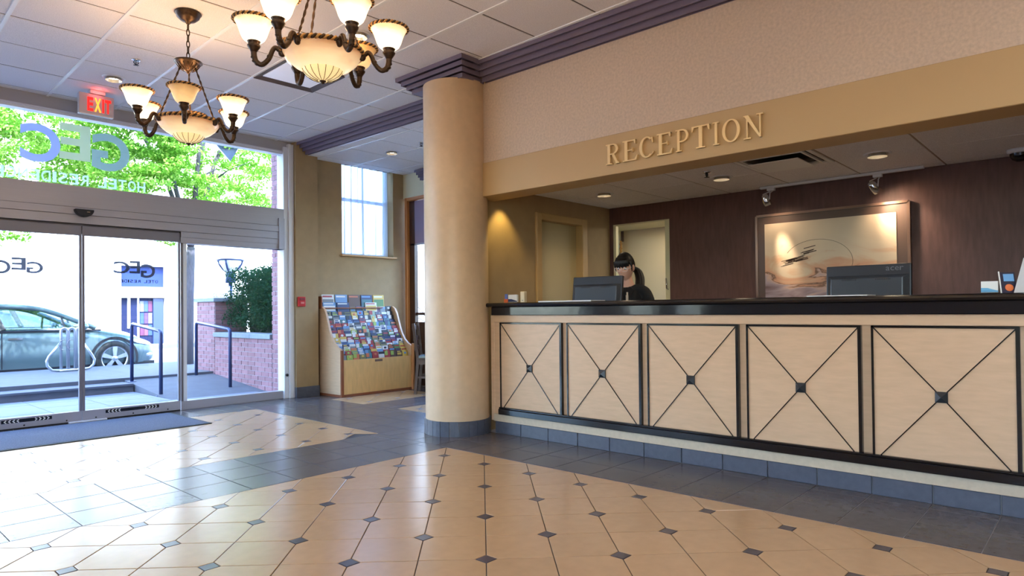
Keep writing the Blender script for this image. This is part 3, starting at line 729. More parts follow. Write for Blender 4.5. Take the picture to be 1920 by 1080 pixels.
# white building across the street
far = thing('street_building', 'sunlit white building across the street with a dark shop window', 'building', (6, 24.5, 0))
mb = MB().box(-14, 7.36, 24, 26, -0.2, 9).box(8.73, 26, 24, 26, -0.2, 9).box(7.36, 8.73, 24, 26, 2.68, 9).box(7.36, 8.73, 24, 26, 1.62, 1.98).box(7.36, 8.73, 25.8, 26, -0.2, 9)
put('facade', mb, M_FACADE, far)
put('shop_glass', MB().box(7.36, 8.73, 24.2, 24.22, -0.2, 1.62), mat('shop_glass', S(20, 26, 56), 0.6, spec=0.2), far)
put('upper_glass', MB().box(7.36, 8.73, 24.2, 24.22, 1.98, 2.68), mat('upper_glass', S(34, 48, 96), 0.6, spec=0.2), far)
put('shop_mullion', MB().box(7.60, 7.68, 24.15, 24.25, 0.6, 1.62).box(7.90, 7.95, 24.15, 24.25, -0.2, 1.62), M_WHITE, far)
cols_ = [S(80, 28, 58), S(44, 64, 104), S(96, 96, 116), S(66, 38, 88), S(34, 58, 110), S(92, 50, 66)]
for k in range(9):
    c = cols_[(k * 5 + k // 3) % 6]; x0 = 7.98 + 0.13 * (k % 3); z0 = 0.35 + 0.4 * (k // 3)
    put('window_display', MB().box(x0, x0 + 0.12, 24.17, 24.19, z0, z0 + 0.36), mat('display_%d' % k, c, 0.6), far)
put('door_panel', MB().box(8.38, 8.70, 24.12, 24.2, -0.2, 1.6), M_NAVY, far)
struct('wall_far_side', MB().box(15, 15.4, 3, 22, -0.2, 3.2), M_FACADE, 'sunlit white garden wall seen through the side window', 'wall')
# planter outside the side window
pl = thing('garden_planter', 'stone planter with a small bare shrub outside the side window', 'planter', (8.3, 9.6, -0.1))
put('trough', MB().box(7.6, 9.0, 9.3, 9.9, -0.1, 0.75), M_STONE, pl, bevel=0.02)
put('dark_awning', MB().box(9.6, 12.5, 9.2, 12.2, 2.35, 2.75), mat('awning', S(60, 62, 74), 0.7), pl) if 0 else None
mb = MB()
for k in range(40):
    a = rnd.uniform(0, 2 * PI); r = rnd.uniform(0.02, 0.4); z = rnd.uniform(0.1, 0.6)
    mb.tube([(8.3, 9.6, 0.7), (8.3 + r * 0.5 * math.cos(a), 9.6 + r * 0.5 * math.sin(a), 0.75 + z * 0.6), (8.3 + r * math.cos(a), 9.6 + r * math.sin(a), 0.75 + z)], 0.008, 4)
put('twigs', mb, M_DARKWOOD, pl, kind='stuff')

# brick return wall, low wall, pier (face in the plane x = 4.58)
def brick_wall(parent, rects, bl=0.205, bh=0.067, gap=0.009, depth=0.1):
    """rects: (axis, const, a0, a1, z0, z1): axis 'x' = face looking towards -x spanning y; 'y' = face towards -y spanning x"""
    cache = {}
    for ax, cst, a0, a1, z0, z1 in rects:
        nz = max(1, round((z1 - z0) / bh)); hz = (z1 - z0) / nz
        for r in range(nz):
            s_ = a0 - (bl / 2 if r % 2 else 0)
            while s_ < a1 - 0.02:
                p, q = max(s_, a0), min(s_ + bl, a1)
                if q - p > 0.03:
                    L = round(q - p - gap, 3); key = (ax, L, round(hz, 4))
                    if key not in cache:
                        mb = MB()
                        if ax == 'x': mb.box(-0.008, 0.03, -L / 2, L / 2, -hz / 2 + gap / 2, hz / 2 - gap / 2)
                        else: mb.box(-L / 2, L / 2, -0.008, 0.03, -hz / 2 + gap / 2, hz / 2 - gap / 2)
                        cache[key] = mb.mesh('brick', M_BRICK)
                    c = (p + q) / 2; z = z0 + (r + 0.5) * hz; w = rnd.uniform(-0.002, 0.002)
                    inst('brick', cache[key], (cst + w, c, z) if ax == 'x' else (c, cst + w, z), parent)
                s_ += bl
bw = thing('brick_wall', 'low pinkish brick garden wall with grey stone coping beside the ramp', 'wall', (4.75, 9.5, 0), kind='structure')
put('wall_core', MB().box(4.58, 4.88, 8.72, 10.56, -0.1, 0.715), M_MORTAR, bw)
brick_wall(bw, [('x', 4.58, 8.72, 10.55, -0.02, 0.715)])
for k in range(3): put('coping_stone', MB().box(4.54, 4.92, 8.72 + k * 0.613, 8.725 + (k + 1) * 0.613 - 0.012, 0.715, 0.785), M_STONE, bw, bevel=0.006)
bp = thing('brick_pier', 'square brick gate pier with grey cap at the street end of the garden wall', 'pier', (4.8, 10.9, 0), kind='structure')
put('pier_core', MB().box(4.58, 5.1, 10.56, 11.24, 0, 1.27), M_MORTAR, bp)
brick_wall(bp, [('x', 4.58, 10.56, 11.24, 0.02, 1.27)])
mb_k = []
brick_wall(bp, [('y', 10.56, 4.58, 5.1, 0.79, 1.27)])
put('cap_stone', MB().box(4.54, 5.14, 10.52, 11.28, 1.27, 1.335), M_STONE, bp, bevel=0.006)
br = thing('brick_return', 'tall pinkish brick end wall of the hotel outside the sidelite', 'wall', (4.75, 8.3, 0), kind='structure')
put('wall_core', MB().box(4.58, 5.1, 7.96, 8.70, -0.1, 3.6), M_MORTAR, br)
brick_wall(br, [('x', 4.58, 8.40, 8.72, -0.02, 3.6)])
# handrails
def handrail(nm, x, y0, y1, label):
    t = thing(nm, label, 'handrail', (x, y0, 0), group='steel handrails beside the ramp')
    zb0, zb1 = (0.0, 0.115); zt0, zt1 = 0.86, 0.95
    P = [(x, y0, zb0), (x, y0, zt0 - 0.05), (x, y0 + 0.015, zt0 - 0.015), (x, y0 + 0.05, zt0), (x, y1 - 0.05, zt1 - 0.004), (x, y1 - 0.015, zt1 - 0.015), (x, y1, zt1 - 0.05), (x, y1, zb1)]
    put('rail', MB().tube(P, 0.024, 10), M_NAVY, t)
    for y, z in ((y0, zb0), (y1, zb1)): put('base_flange', MB().lathe([(0, 0), (0.06, 0), (0.06, 0.012), (0.03, 0.014), (0, 0.014)], (x, y, z - 0.006), 16), M_NAVY, t)
handrail('handrail', 3.35, 9.38, 10.48, 'navy steel handrail between the step and the ramp')
handrail('handrail', 4.30, 9.42, 10.59, 'navy steel handrail along the brick garden wall')
# bike rack of bent chrome tube
M_BIKE = mat('galvanised_tube', S(168, 174, 186), 0.3, metal=0.7)
bk = thing('bike_rack', 'silver looped tube bicycle rack on the pavement by the car', 'bike rack', (3.15, 12.6, 0.165))
y = 12.6; X = lambda u: 2.80 + (3.47 - 2.80) * u
def loop(x, dy):
    P = [(x, y + dy, 0.19)]
    P += [(x, y + dy, 0.82)] + [(x + 0.045 - 0.045 * math.cos(t), y + dy, 0.82 + 0.05 * math.sin(t)) for t in (0.5, 1.0, 1.57, 2.1, 2.6)] + [(x + 0.09, y + dy, 0.82), (x + 0.09, y + dy, 0.19)]
    return P
for k in range(3): put('loop', MB().tube(loop(2.985 + k * 0.105, 0), 0.021, 8), M_BIKE, bk)
P = [(2.985, y, 0.64), (2.82, y, 0.42), (2.79, y, 0.35), (2.80, y, 0.27), (2.86, y, 0.20), (2.94, y, 0.186), (3.05, y, 0.186)]
put('end_loop', MB().tube(P, 0.021, 8), M_BIKE, bk)
P = [(3.285, y, 0.64), (3.42, y, 0.42), (3.46, y, 0.34), (3.45, y, 0.26), (3.39, y, 0.20), (3.3, y, 0.186), (2.96, y - 0.02, 0.186)]
put('end_loop', MB().tube(P, 0.021, 8), M_BIKE, bk)
for xx in (3.01, 3.12): put('ring', MB().tube([(xx + 0.06 * math.cos(t), y - 0.03, 0.6 + 0.08 * math.sin(t)) for t in np.linspace(1.2, 5.1, 14)], 0.006, 6), M_ALUD, bk)
# lantern on a post, street notice
lp = thing('street_lantern', 'street lantern with open curved arms on a steel post behind the hedge', 'street lamp', (5.72, 12.5, 0.16))
put('post', MB().tube([(5.72, 12.5, 0.16), (5.72, 12.5, 1.70)], 0.038, 10), M_NAVY, lp)
put('collar', MB().lathe([(0, 1.66), (0.09, 1.66), (0.09, 1.85), (0.07, 1.87), (0, 1.87)], (5.72, 12.5, 0), 14), M_NAVY, lp)
for k in range(4):
    a = PI / 4 + k * PI / 2; c, s_ = math.cos(a), math.sin(a)
    put('arm', MB().tube([(5.72 + r * c, 12.5 + r * s_, z) for r, z in ((0.06, 1.86), (0.15, 1.93), (0.21, 2.02), (0.235, 2.10))], 0.018, 6), M_NAVY, lp)
put('hoop', MB().tube([(5.72 + 0.24 * math.cos(t), 12.5 + 0.24 * math.sin(t), 2.10) for t in np.linspace(0, 2 * PI, 25)[:-1]], 0.016, 6, closed=True), M_NAVY, lp)
put('globe', MB().lathe([(0, 1.87), (0.1, 1.88), (0.17, 2.0), (0.19, 2.09), (0, 2.10)], (5.72, 12.5, 0), 18), M_WHITE, lp)
ns = thing('street_notice', 'small white notice board with faint black letters behind the brick pier', 'sign', (5.3, 12.0, 0.16))
put('board', MB().box(5.08, 5.48, 12.0, 12.02, 1.35, 1.58), M_WHITE, ns, bevel=0.003)
put('post', MB().box(5.26, 5.30, 12.02, 12.05, 0.16, 1.4), M_ALUD, ns)
for k, c in enumerate('CLOSE'):
    mb = MB(); add_glyph(mb, c, lambda u, v, w, k=k: (5.17 + k * 0.058 + 0.042 * u, 11.998 + 0.002 * w, 1.375 + 0.07 * v), 0.005); put('letter', mb, M_DARKRUB, ns)
put('ruled_line', MB().box(5.11, 5.45, 11.998, 12.0, 1.49, 1.50), M_ALUD, ns)
fl = thing('street_banner', 'dark blue triangular banner hanging in the tree', 'banner', (5.5, 12, 3.9))
mb = MB(); mb.prism([(5.20, 4.16), (5.70, 4.24), (5.50, 3.88)], 12.0, 12.012, lambda u, v, w: (u, w, v)); put('cloth', mb, M_NAVY, fl)
put('edge_rope', MB().tube([(5.20, 12.0, 4.17), (5.50, 12.0, 3.87)], 0.012, 6).tube([(5.2, 12.0, 4.16), (5.72, 12.0, 4.25)], 0.01, 6), M_WHITE, fl)
fa = thing('fire_alarm_pull', 'small red fire alarm pull station on the tan pier', 'alarm', (4.44, 7.7, 1.17))
M_RED = mat('alarm_red', S(196, 30, 34), 0.4)
put('back_box', MB().box(4.39, 4.49, 7.675, 7.706, 1.165, 1.29), M_RED, fa, bevel=0.006)
put('pull_handle', MB().box(4.415, 4.465, 7.664, 7.678, 1.20, 1.225), mat('alarm_handle', S(216, 128, 120), 0.4), fa, bevel=0.003)
put('upper_plate', MB().box(4.405, 4.475, 7.668, 7.676, 1.245, 1.275), mat('alarm_dark_red', S(130, 20, 26), 0.5), fa)

# ---------------------------------------------------------------- trees and hedge
M_LEAF = mat_mix('leaf', [('diffuse', S(92, 142, 52), 0.5), ('translucent', S(150, 200, 70), 0.5)])
M_LEAF2 = mat_mix('leaf_light', [('diffuse', S(190, 220, 110), 0.5), ('translucent', S(220, 240, 140), 0.5)])
M_HEDGE = mat_mix('hedge_leaf', [('diffuse', S(38, 66, 50), 0.7), ('translucent', S(54, 92, 54), 0.3)])
M_BARK = mat('bark', S(84, 78, 86), 0.9, noise=(20, 0.3), stretch=(3, 3, 0.6))
def leaves(name, centers, radii, count, size, mats, parent, seed):
    g = np.random.default_rng(seed)
    centers = np.array(centers, float); radii = np.array(radii, float)
    w = radii.prod(1); idx = g.choice(len(centers), count, p=w / w.sum())
    d = g.normal(size=(count, 3)); d /= np.linalg.norm(d, axis=1)[:, None]
    p = centers[idx] + d * radii[idx] * (g.random((count, 1)) ** 0.45)
    a = g.normal(size=(count, 3)); a /= np.linalg.norm(a, axis=1)[:, None]
    b = np.cross(a, g.normal(size=(count, 3))); b /= np.linalg.norm(b, axis=1)[:, None]
    s_ = size * (0.6 + 0.8 * g.random((count, 1)))
    v = np.stack([p - a * s_, p + b * s_ * 0.5, p + a * s_, p - b * s_ * 0.5], 1).reshape(-1, 3)
    org = np.array(ORG[parent.name]); me = bpy.data.meshes.new(name)
    me.from_pydata((v - org).tolist(), [], np.arange(count * 4).reshape(-1, 4).tolist())
    for m in mats: me.materials.append(m)
    me.polygons.foreach_set('material_index', g.integers(0, len(mats), count).astype(np.int32))
    o = bpy.data.objects.new(name, me); C.objects.link(o); o.parent = parent; o['kind'] = 'stuff'
    return o
def tree(x, y, z0, lean, label, seed, crown, n, size=0.06, r0=0.085, fork=2.3, forks=5, spread=1.3, top=5.2):
    t = thing('street_tree', label, 'tree', (x, y, z0))
    rr = random.Random(seed)
    tp = (x + lean[0], y + lean[1], fork)
    put('trunk', MB().tube([(x, y, z0), (x + lean[0] * 0.3, y + lean[1] * 0.3, z0 + (fork - z0) * 0.5), tp], [r0 * 1.15, r0, r0 * 0.85], 10), M_BARK, t)
    for k in range(forks):
        a = 2 * PI * k / forks + rr.uniform(-0.4, 0.4); s1 = spread * rr.uniform(0.6, 1.2); zt = top * rr.uniform(0.85, 1.1)
        mid = (tp[0] + 0.35 * s1 * math.cos(a), tp[1] + 0.35 * s1 * math.sin(a), fork + (zt - fork) * 0.45)
        end = (tp[0] + s1 * math.cos(a), tp[1] + s1 * math.sin(a), zt)
        mb = MB().tube([tp, mid, end], [r0 * 0.62, r0 * 0.42, r0 * 0.15], 7)
        for q in range(4):
            f = rr.uniform(0.3, 0.9); bpt = Vector(mid).lerp(Vector(end), f) if f > 0.4 else Vector(tp).lerp(Vector(mid), f + 0.4)
            a2 = rr.uniform(0, 2 * PI); e2 = bpt + Vector((math.cos(a2) * 0.9, math.sin(a2) * 0.9, rr.uniform(-0.1, 0.5)))
            mb.tube([bpt, bpt.lerp(e2, 0.5) + Vector((0, 0, 0.06)), e2], [r0 * 0.25, r0 * 0.16, r0 * 0.06], 5)
        put('branch', mb, M_BARK, t)
    cs, rs = crown
    leaves('foliage', cs, rs, n, size, [M_LEAF, M_LEAF2, M_LEAF], t, seed)
rt = random.Random(3)
cr = ([], [])
for k in range(230):
    cr[0].append((4.9 + rt.uniform(-2.0, 2.2), 12.3 + rt.uniform(-1.2, 1.5), rt.uniform(2.75, 5.6))); cr[1].append((rt.uniform(.14, .42), rt.uniform(.14, .42), rt.uniform(.05, .14)))
cr[0].append((4.75, 12.6, 2.45)); cr[1].append((0.4, 0.3, 0.12))
cr[0].append((5.9, 12.6, 2.55)); cr[1].append((0.5, 0.3, 0.1))
tree(4.93, 12.5, 0.16, (0.06, 0.0), 'slim street tree behind the brick pier with airy bright green crown', 11, cr, 50000, size=0.034, top=5.4)
cr = ([], [])
for k in range(240):
    cr[0].append((2.0 + rt.uniform(-2.2, 2.4), 12.5 + rt.uniform(-1.2, 1.4), rt.uniform(3.2, 5.6))); cr[1].append((rt.uniform(.16, .45), rt.uniform(.16, .45), rt.uniform(.06, .18)))
for k in range(8): cr[0].append((1.6 + 0.17 * k, 12.0, 2.05 + 0.055 * k + rt.uniform(-.05, .05))); cr[1].append((0.2, 0.2, 0.07))
tree(0.6, 12.4, 0.16, (0.2, 0.1), 'street tree left of the doors whose dense green crown fills the transom', 5, cr, 62000, size=0.034, top=5.4, spread=2.0)
hg = thing('clipped_hedge', 'dense dark green clipped hedge behind the low brick wall', 'hedge', (5.3, 9.6, 0))
cs = [(4.84 + 0.24 * i + rt.uniform(-.05, .05), 8.82 + 0.2 * j + rt.uniform(-.06, .06), 0.98 + 0.17 * k + rt.uniform(-.05, .05)) for i in range(3) for j in range(9) for k in range(5)]
cs += [(5.15 + 0.2 * i, 8.85 + 0.22 * j, 0.3 + 0.2 * k) for i in range(2) for j in range(8) for k in range(4)]
leaves('foliage', cs, [(0.16, 0.17, 0.13)] * len(cs), 42000, 0.020, [M_HEDGE], hg, 8)
put('twigs', MB().box(5.1, 5.6, 8.75, 10.45, 0.0, 1.6), mat('hedge_shade', S(26, 44, 34), 0.9), hg)  # solid dark box standing for the shade inside the hedge
# ---------------------------------------------------------------- reception counter
cy0 = -2.6
ct = thing('reception_counter', 'long maple reception counter with black crossed panel mouldings', 'counter', (4.5, 1.0, 0))
put('carcass', MB().box(4.294, 4.46, cy0, 4.12, 0.105, 1.05).box(4.285, 4.30, 4.055, 4.118, 0.17, 1.05), M_MAPLE, ct)
put('plinth_core', MB().box(4.285, 4.46, cy0, 4.115, 0.0, 0.107), M_GROUTL, ct)
y = 0.4486 + 0.305 * 12
while y > cy0:
    a, b = max(y - 0.305, cy0) + 0.003, min(y, 4.115) - 0.003
    if b > a: put('plinth_tile', MB().box(4.272, 4.288, a, b, 0.0, 0.104), M_KICK, ct, bevel=0.002)
    y -= 0.305
put('base_board', MB().box(4.266, 4.30, cy0, 4.118, 0.106, 0.172), mat('pale_base_board', S(198, 180, 154), 0.5, noise=(30, 0.08)), ct, bevel=0.002)
put('base_moulding', MB().box(4.244, 4.30, cy0, 4.045, 0.172, 0.222).box(4.252, 4.30, cy0, 4.045, 0.222, 0.236), M_BLACK, ct, bevel=0.004)
put('top_rail', MB().box(4.276, 4.32, cy0, 4.118, 0.987, 1.05), M_MAPLE, ct, bevel=0.002)
put('corner_post', MB().box(4.28, 4.46, 4.118, 4.16, 0.107, 1.05), M_MAPLE, ct, bevel=0.003)
put('fascia_band', MB().box(4.258, 4.46, cy0, 4.132, 1.05, 1.122), M_BAND, ct, bevel=0.003)
mb = MB(); P = [(4.46, 1.122), (4.235, 1.122), (4.218, 1.128), (4.212, 1.14), (4.216, 1.152), (4.235, 1.16), (4.46, 1.16)]
mb.prism(P, cy0, 4.19, lambda u, v, w: (u, w, v)); put('ledge_top', mb, M_BLACK, ct)
for k in range(7):
    ya = 4.038 - k * 0.7472; yb = ya - 0.690
    if yb < cy0: break
    x0 = 4.274; zc0, zc1 = 0.236, 0.985
    pn = put('panel', MB().box(x0, 4.296, yb, ya, zc0, zc1), M_MAPLE, ct, bevel=0.0015)
    fr = MB()
    fr.box(x0 - 0.007, 4.29, yb, ya, zc1 - 0.012, zc1 + 0.001).box(x0 - 0.007, 4.29, ya - 0.011, ya + 0.001, zc0, zc1).box(x0 - 0.009, 4.294, yb - 0.003, yb + 0.016, zc0, zc1)
    put('panel_moulding', fr, M_BLACK, pn)
    ym, zm = (ya + yb) / 2, 0.594; ia, ib, z0, z1 = ya - 0.011, yb + 0.014, zc0, zc1 - 0.012
    for (p, q) in ((ia, z1), (ib, z1), (ia - 0.03, z0), (ib + 0.03, z0)):
        dy_, dz_ = p - ym, q - zm; L = math.hypot(dy_, dz_); f = 0.028 / L
        mb = MB(); mb.bar((x0 - 0.001, ym + dy_ * f, zm + dz_ * f), (x0 - 0.001, p, q), 0.006, 0.008, up=(1, 0, 0)); put('diagonal_strip', mb, M_BLACK, pn)
    s_ = 0.03
    mb = MB().box(x0 - 0.012, x0, ym - s_, ym + s_, zm - s_, zm + s_)
    mb.add([(x0 - 0.012, ym - s_, zm - s_), (x0 - 0.012, ym + s_, zm - s_), (x0 - 0.012, ym + s_, zm + s_), (x0 - 0.012, ym - s_, zm + s_), (x0 - 0.032, ym, zm)], [(0, 1, 4), (1, 2, 4), (2, 3, 4), (3, 0, 4)])
    put('pyramid_stud', mb, mat('stud_%d' % k, S(38, 44, 50), 0.25), pn)
# working desk behind the ledge
dk = thing('staff_worktop', 'low staff worktop behind the counter ledge', 'desk', (4.9, 1.0, 0))
put('desk_top', MB().box(4.47, 4.84, cy0, 3.95, 0.74, 0.78), M_BLACK, dk, bevel=0.003)
for yy in (3.9, 1.95, 0.0, -2.5): put('support_panel', MB().box(4.48, 4.82, yy - 0.02, yy + 0.02, 0, 0.74), M_MAPLE, dk)

# ---------------------------------------------------------------- RECEPTION sign
sg = thing('reception_sign', 'raised gold serif letters reading RECEPTION on the ochre fascia', 'sign', (4.17, 2.22, 2.18))
M_GOLD = mat('gold_letter', S(232, 202, 148), 0.28, metal=0.3)
def arc(mb, cx, cy, rx, ry, t, tv, a0, a1, n, fn):
    for k in range(n):
        u0, u1 = a0 + (a1 - a0) * k / n, a0 + (a1 - a0) * (k + 1) / n
        P = [(cx + rx * math.cos(u0), cy + ry * math.sin(u0)), (cx + rx * math.cos(u1), cy + ry * math.sin(u1)),
             (cx + (rx - t) * math.cos(u1), cy + (ry - tv) * math.sin(u1)), (cx + (rx - t) * math.cos(u0), cy + (ry - tv) * math.sin(u0))]
        mb.prism(P, 0, 1, fn)
def serif_letter(ch, fn0):
    mb = MB(); cnt = [0]
    def fn(u, v, w):      # every stroke stands a hair prouder than the one before, so no two faces coincide
        cnt[0] += 1; return fn0(u, v, w * (1 + 0.00035 * cnt[0]) - 0.02 * (1 - w))
    T, N_, E_ = 0.2, 0.06, 0.05
    r = lambda x0, y0, x1, y1: mb.prism([(x0, y0), (x1, y0), (x1, y1), (x0, y1)], 0, 1, fn)
    p = lambda *P: mb.prism(list(P), 0, 1, fn)
    H = PI / 2
    if ch in 'RP':
        r(0.12, 0, 0.12 + T, 1); r(0, 0, 0.46, E_); r(0, 1 - E_, 0.4, 1)
        lo = 0.47 if ch == 'R' else 0.42
        r(0.3, 1 - N_, 0.5, 1); r(0.3, lo, 0.5, lo + N_); arc(mb, 0.5, (1 + lo) / 2, 0.42 if ch == 'R' else 0.5, (1 - lo) / 2, T * 0.9, N_, -H, H, 10, fn)
        if ch == 'R': p((0.42, 0.5), (0.62, 0.5), (0.9, 0.07), (0.72, 0.07)); r(0.72, 0, 1.0, E_); p((0.72, 0.08), (0.9, 0.08), (1.0, 0), (0.78, 0))
    elif ch == 'E':
        r(0.12, 0, 0.12 + T, 1); r(0, 0, 0.9, E_ + 0.01); r(0, 1 - E_ - 0.01, 0.86, 1); r(0.3, 0.49, 0.66, 0.54)
        p((0.86, 1), (0.86, 0.8), (0.80, 0.8), (0.74, 0.95)); p((0.9, 0), (1.0, 0.24), (0.94, 0.24), (0.78, 0.05)); r(0.62, 0.42, 0.67, 0.61)
    elif ch == 'C':
        arc(mb, 0.52, 0.5, 0.52, 0.5, T, N_, math.radians(48), math.radians(312), 22, fn)
        p((0.84, 0.94), (0.92, 0.94), (0.96, 0.68), (0.90, 0.68)); p((0.82, 0.08), (0.86, 0.14), (0.98, 0.27), (1.0, 0.22))
    elif ch == 'T':
        r(0.4, 0, 0.6, 1); r(0.24, 0, 0.76, E_); r(0, 0.94, 1, 1); p((0, 1), (0, 0.76), (0.05, 0.76), (0.13, 0.95)); p((1, 1), (0.87, 0.95), (0.95, 0.76), (1, 0.76))
    elif ch == 'I':
        r(0.3, 0, 0.7, 1); r(0, 0, 1, E_); r(0, 1 - E_, 1, 1)
    elif ch == 'O': arc(mb, 0.5, 0.5, 0.5, 0.5, 0.17, 0.055, 0, 2 * PI, 32, fn)
    elif ch == 'N':
        r(0.15, 0, 0.22, 1); r(0.82, 0, 0.89, 1); p((0.02, 1), (0.26, 1), (0.92, 0), (0.82, 0)); r(0, 0, 0.38, E_); r(0.68, 1 - E_, 1.0, 1); r(0, 1 - E_, 0.22, 1)
    return mb
YS = [(2.814, 2.695), (2.665, 2.538), (2.524, 2.406), (2.38, 2.256), (2.233, 2.136), (2.112, 1.984), (1.959, 1.916), (1.894, 1.772), (1.749, 1.623)]
for ch, (yl_, yr_) in zip('RECEPTION', YS):
    if ch == 'I': pass
    put('letter', serif_letter(ch, lambda u, v, w: (4.179 - 0.020 * w, yl_ + (yr_ - yl_) * u, 2.182 + 0.152 * v)), M_GOLD, sg)

# ---------------------------------------------------------------- things on the ledge
def card_holder(nm, y, w, h, label, wave, x=4.36):
    t = thing(nm, label, 'card holder', (x, y, 1.16))
    put('holder', MB().box(x - 0.02, x + 0.03, y - w / 2 - 0.004, y + w / 2 + 0.004, 1.16, 1.166).box(x + 0.012, x + 0.016, y - w / 2 - 0.004, y + w / 2 + 0.004, 1.16, 1.16 + h * 0.9).box(x - 0.02, x - 0.016, y - w / 2 - 0.004, y + w / 2 + 0.004, 1.16, 1.178), M_GLASS, t)
    put('card_stack', MB().box(x - 0.008, x + 0.010, y - w / 2, y + w / 2, 1.166, 1.16 + h), M_WHITE, t)
    mb = MB(); P = [(-0.5, 0.12), (0.5, 0.12), (0.5, 0.22), (0.2, 0.33), (-0.1, 0.45), (-0.5, 0.47)]
    mb.prism(P, x - 0.0095, x - 0.008, lambda u, v, w_: (w_, y - u * w, 1.16 + v * h)); put('printed_wave', mb, wave, t)
card_holder('card_holder', 3.955, 0.105, 0.072, 'white card stack with dark blue wave at the column end of the counter', M_NAVY)
card_holder('card_holder', 0.49, 0.075, 0.066, 'white card stack with pale blue wave near the right end of counter', mat('pale_blue_print', S(110, 180, 220), 0.5))
t = thing('leaflet_stand', 'tiny clear stand of blue and orange leaflets beside the dark-wave cards', 'leaflet', (4.37, 4.05, 1.16))
put('blue_leaflet', MB().box(4.372, 4.376, 4.035, 4.068, 1.166, 1.24), mat('leaflet_blue', S(96, 120, 190), 0.5), t)
put('orange_leaflet', MB().box(4.36, 4.364, 4.02, 4.068, 1.16, 1.195), mat('leaflet_orange', S(226, 110, 60), 0.5), t)
put('stand', MB().box(4.355, 4.38, 4.015, 4.07, 1.16, 1.164), M_GLASS, t)
t = thing('call_intercom', 'slim upright cream plastic box with dark slot beside the dark-wave cards', 'intercom', (4.37, 3.84, 1.16))
put('case', MB().box(4.355, 4.39, 3.818, 3.868, 1.16, 1.258), mat('cream_plastic', S(226, 208, 170), 0.45), t, bevel=0.004)
put('slot', MB().box(4.353, 4.356, 3.832, 3.848, 1.178, 1.182), M_BLACK, t)
tag(put('paper_sheets', MB().box(4.235, 4.43, 3.02, 3.56, 1.16, 1.168), mat('paper', S(236, 236, 232), 0.7), bevel=0.001), 'flat white paper sheets lying on the ledge before the left monitor', 'paper')
tag(put('paper_sheets', MB().box(4.24, 4.43, 1.06, 1.40, 1.16, 1.166), MATS['paper'], bevel=0.001), 'flat white paper sheets lying on the ledge before the right monitor', 'paper')
t = thing('flyer_stand', 'tilted clear stand with dark flyer showing blue screen and orange ball', 'flyer', (4.36, 0.405, 1.16))
M4 = Matrix.Translation((4.36, 0.405, 1.16)) @ Matrix.Rotation(math.radians(28), 4, 'Z') @ Matrix.Rotation(math.radians(14), 4, 'Y')
put('stand_back', MB().box(-0.002, 0.003, -0.035, 0.035, 0.0, 0.115).xf(M4), mat('flyer_dark', S(36, 34, 62), 0.3), t)
put('blue_print', MB().box(-0.004, -0.002, -0.028, 0.020, 0.065, 0.105).xf(M4), mat('flyer_blue', S(110, 170, 226), 0.4), t)
put('orange_print', MB().ball((-0.003, -0.002, 0.03), (0.002, 0.02, 0.02), 12, 8).xf(M4), mat('flyer_orange', S(236, 120, 60), 0.4), t)
put('stand_edge', MB().box(-0.004, 0.004, 0.035, 0.039, 0.0, 0.12).xf(M4), M_WHITE, t)
t = thing('easel_card', 'folded white easel card leaning at the right end of the counter', 'card', (4.34, 0.335, 1.16))
M4 = Matrix.Translation((4.33, 0.30, 1.16)) @ Matrix.Rotation(math.radians(-52), 4, 'Z')
mb = MB(); mb.prism([(-0.055, 0), (-0.050, 0), (0.002, 0.185), (-0.003, 0.185)], -0.07, 0.07, lambda u, v, w: (u, w, v)); put('front_leaf', mb.xf(M4), M_WHITE, t)
mb = MB(); mb.prism([(0.055, 0), (0.050, 0), (-0.002, 0.185), (0.003, 0.185)], -0.07, 0.07, lambda u, v, w: (u, w, v)); put('rear_leaf', mb.xf(M4), M_WHITE, t)

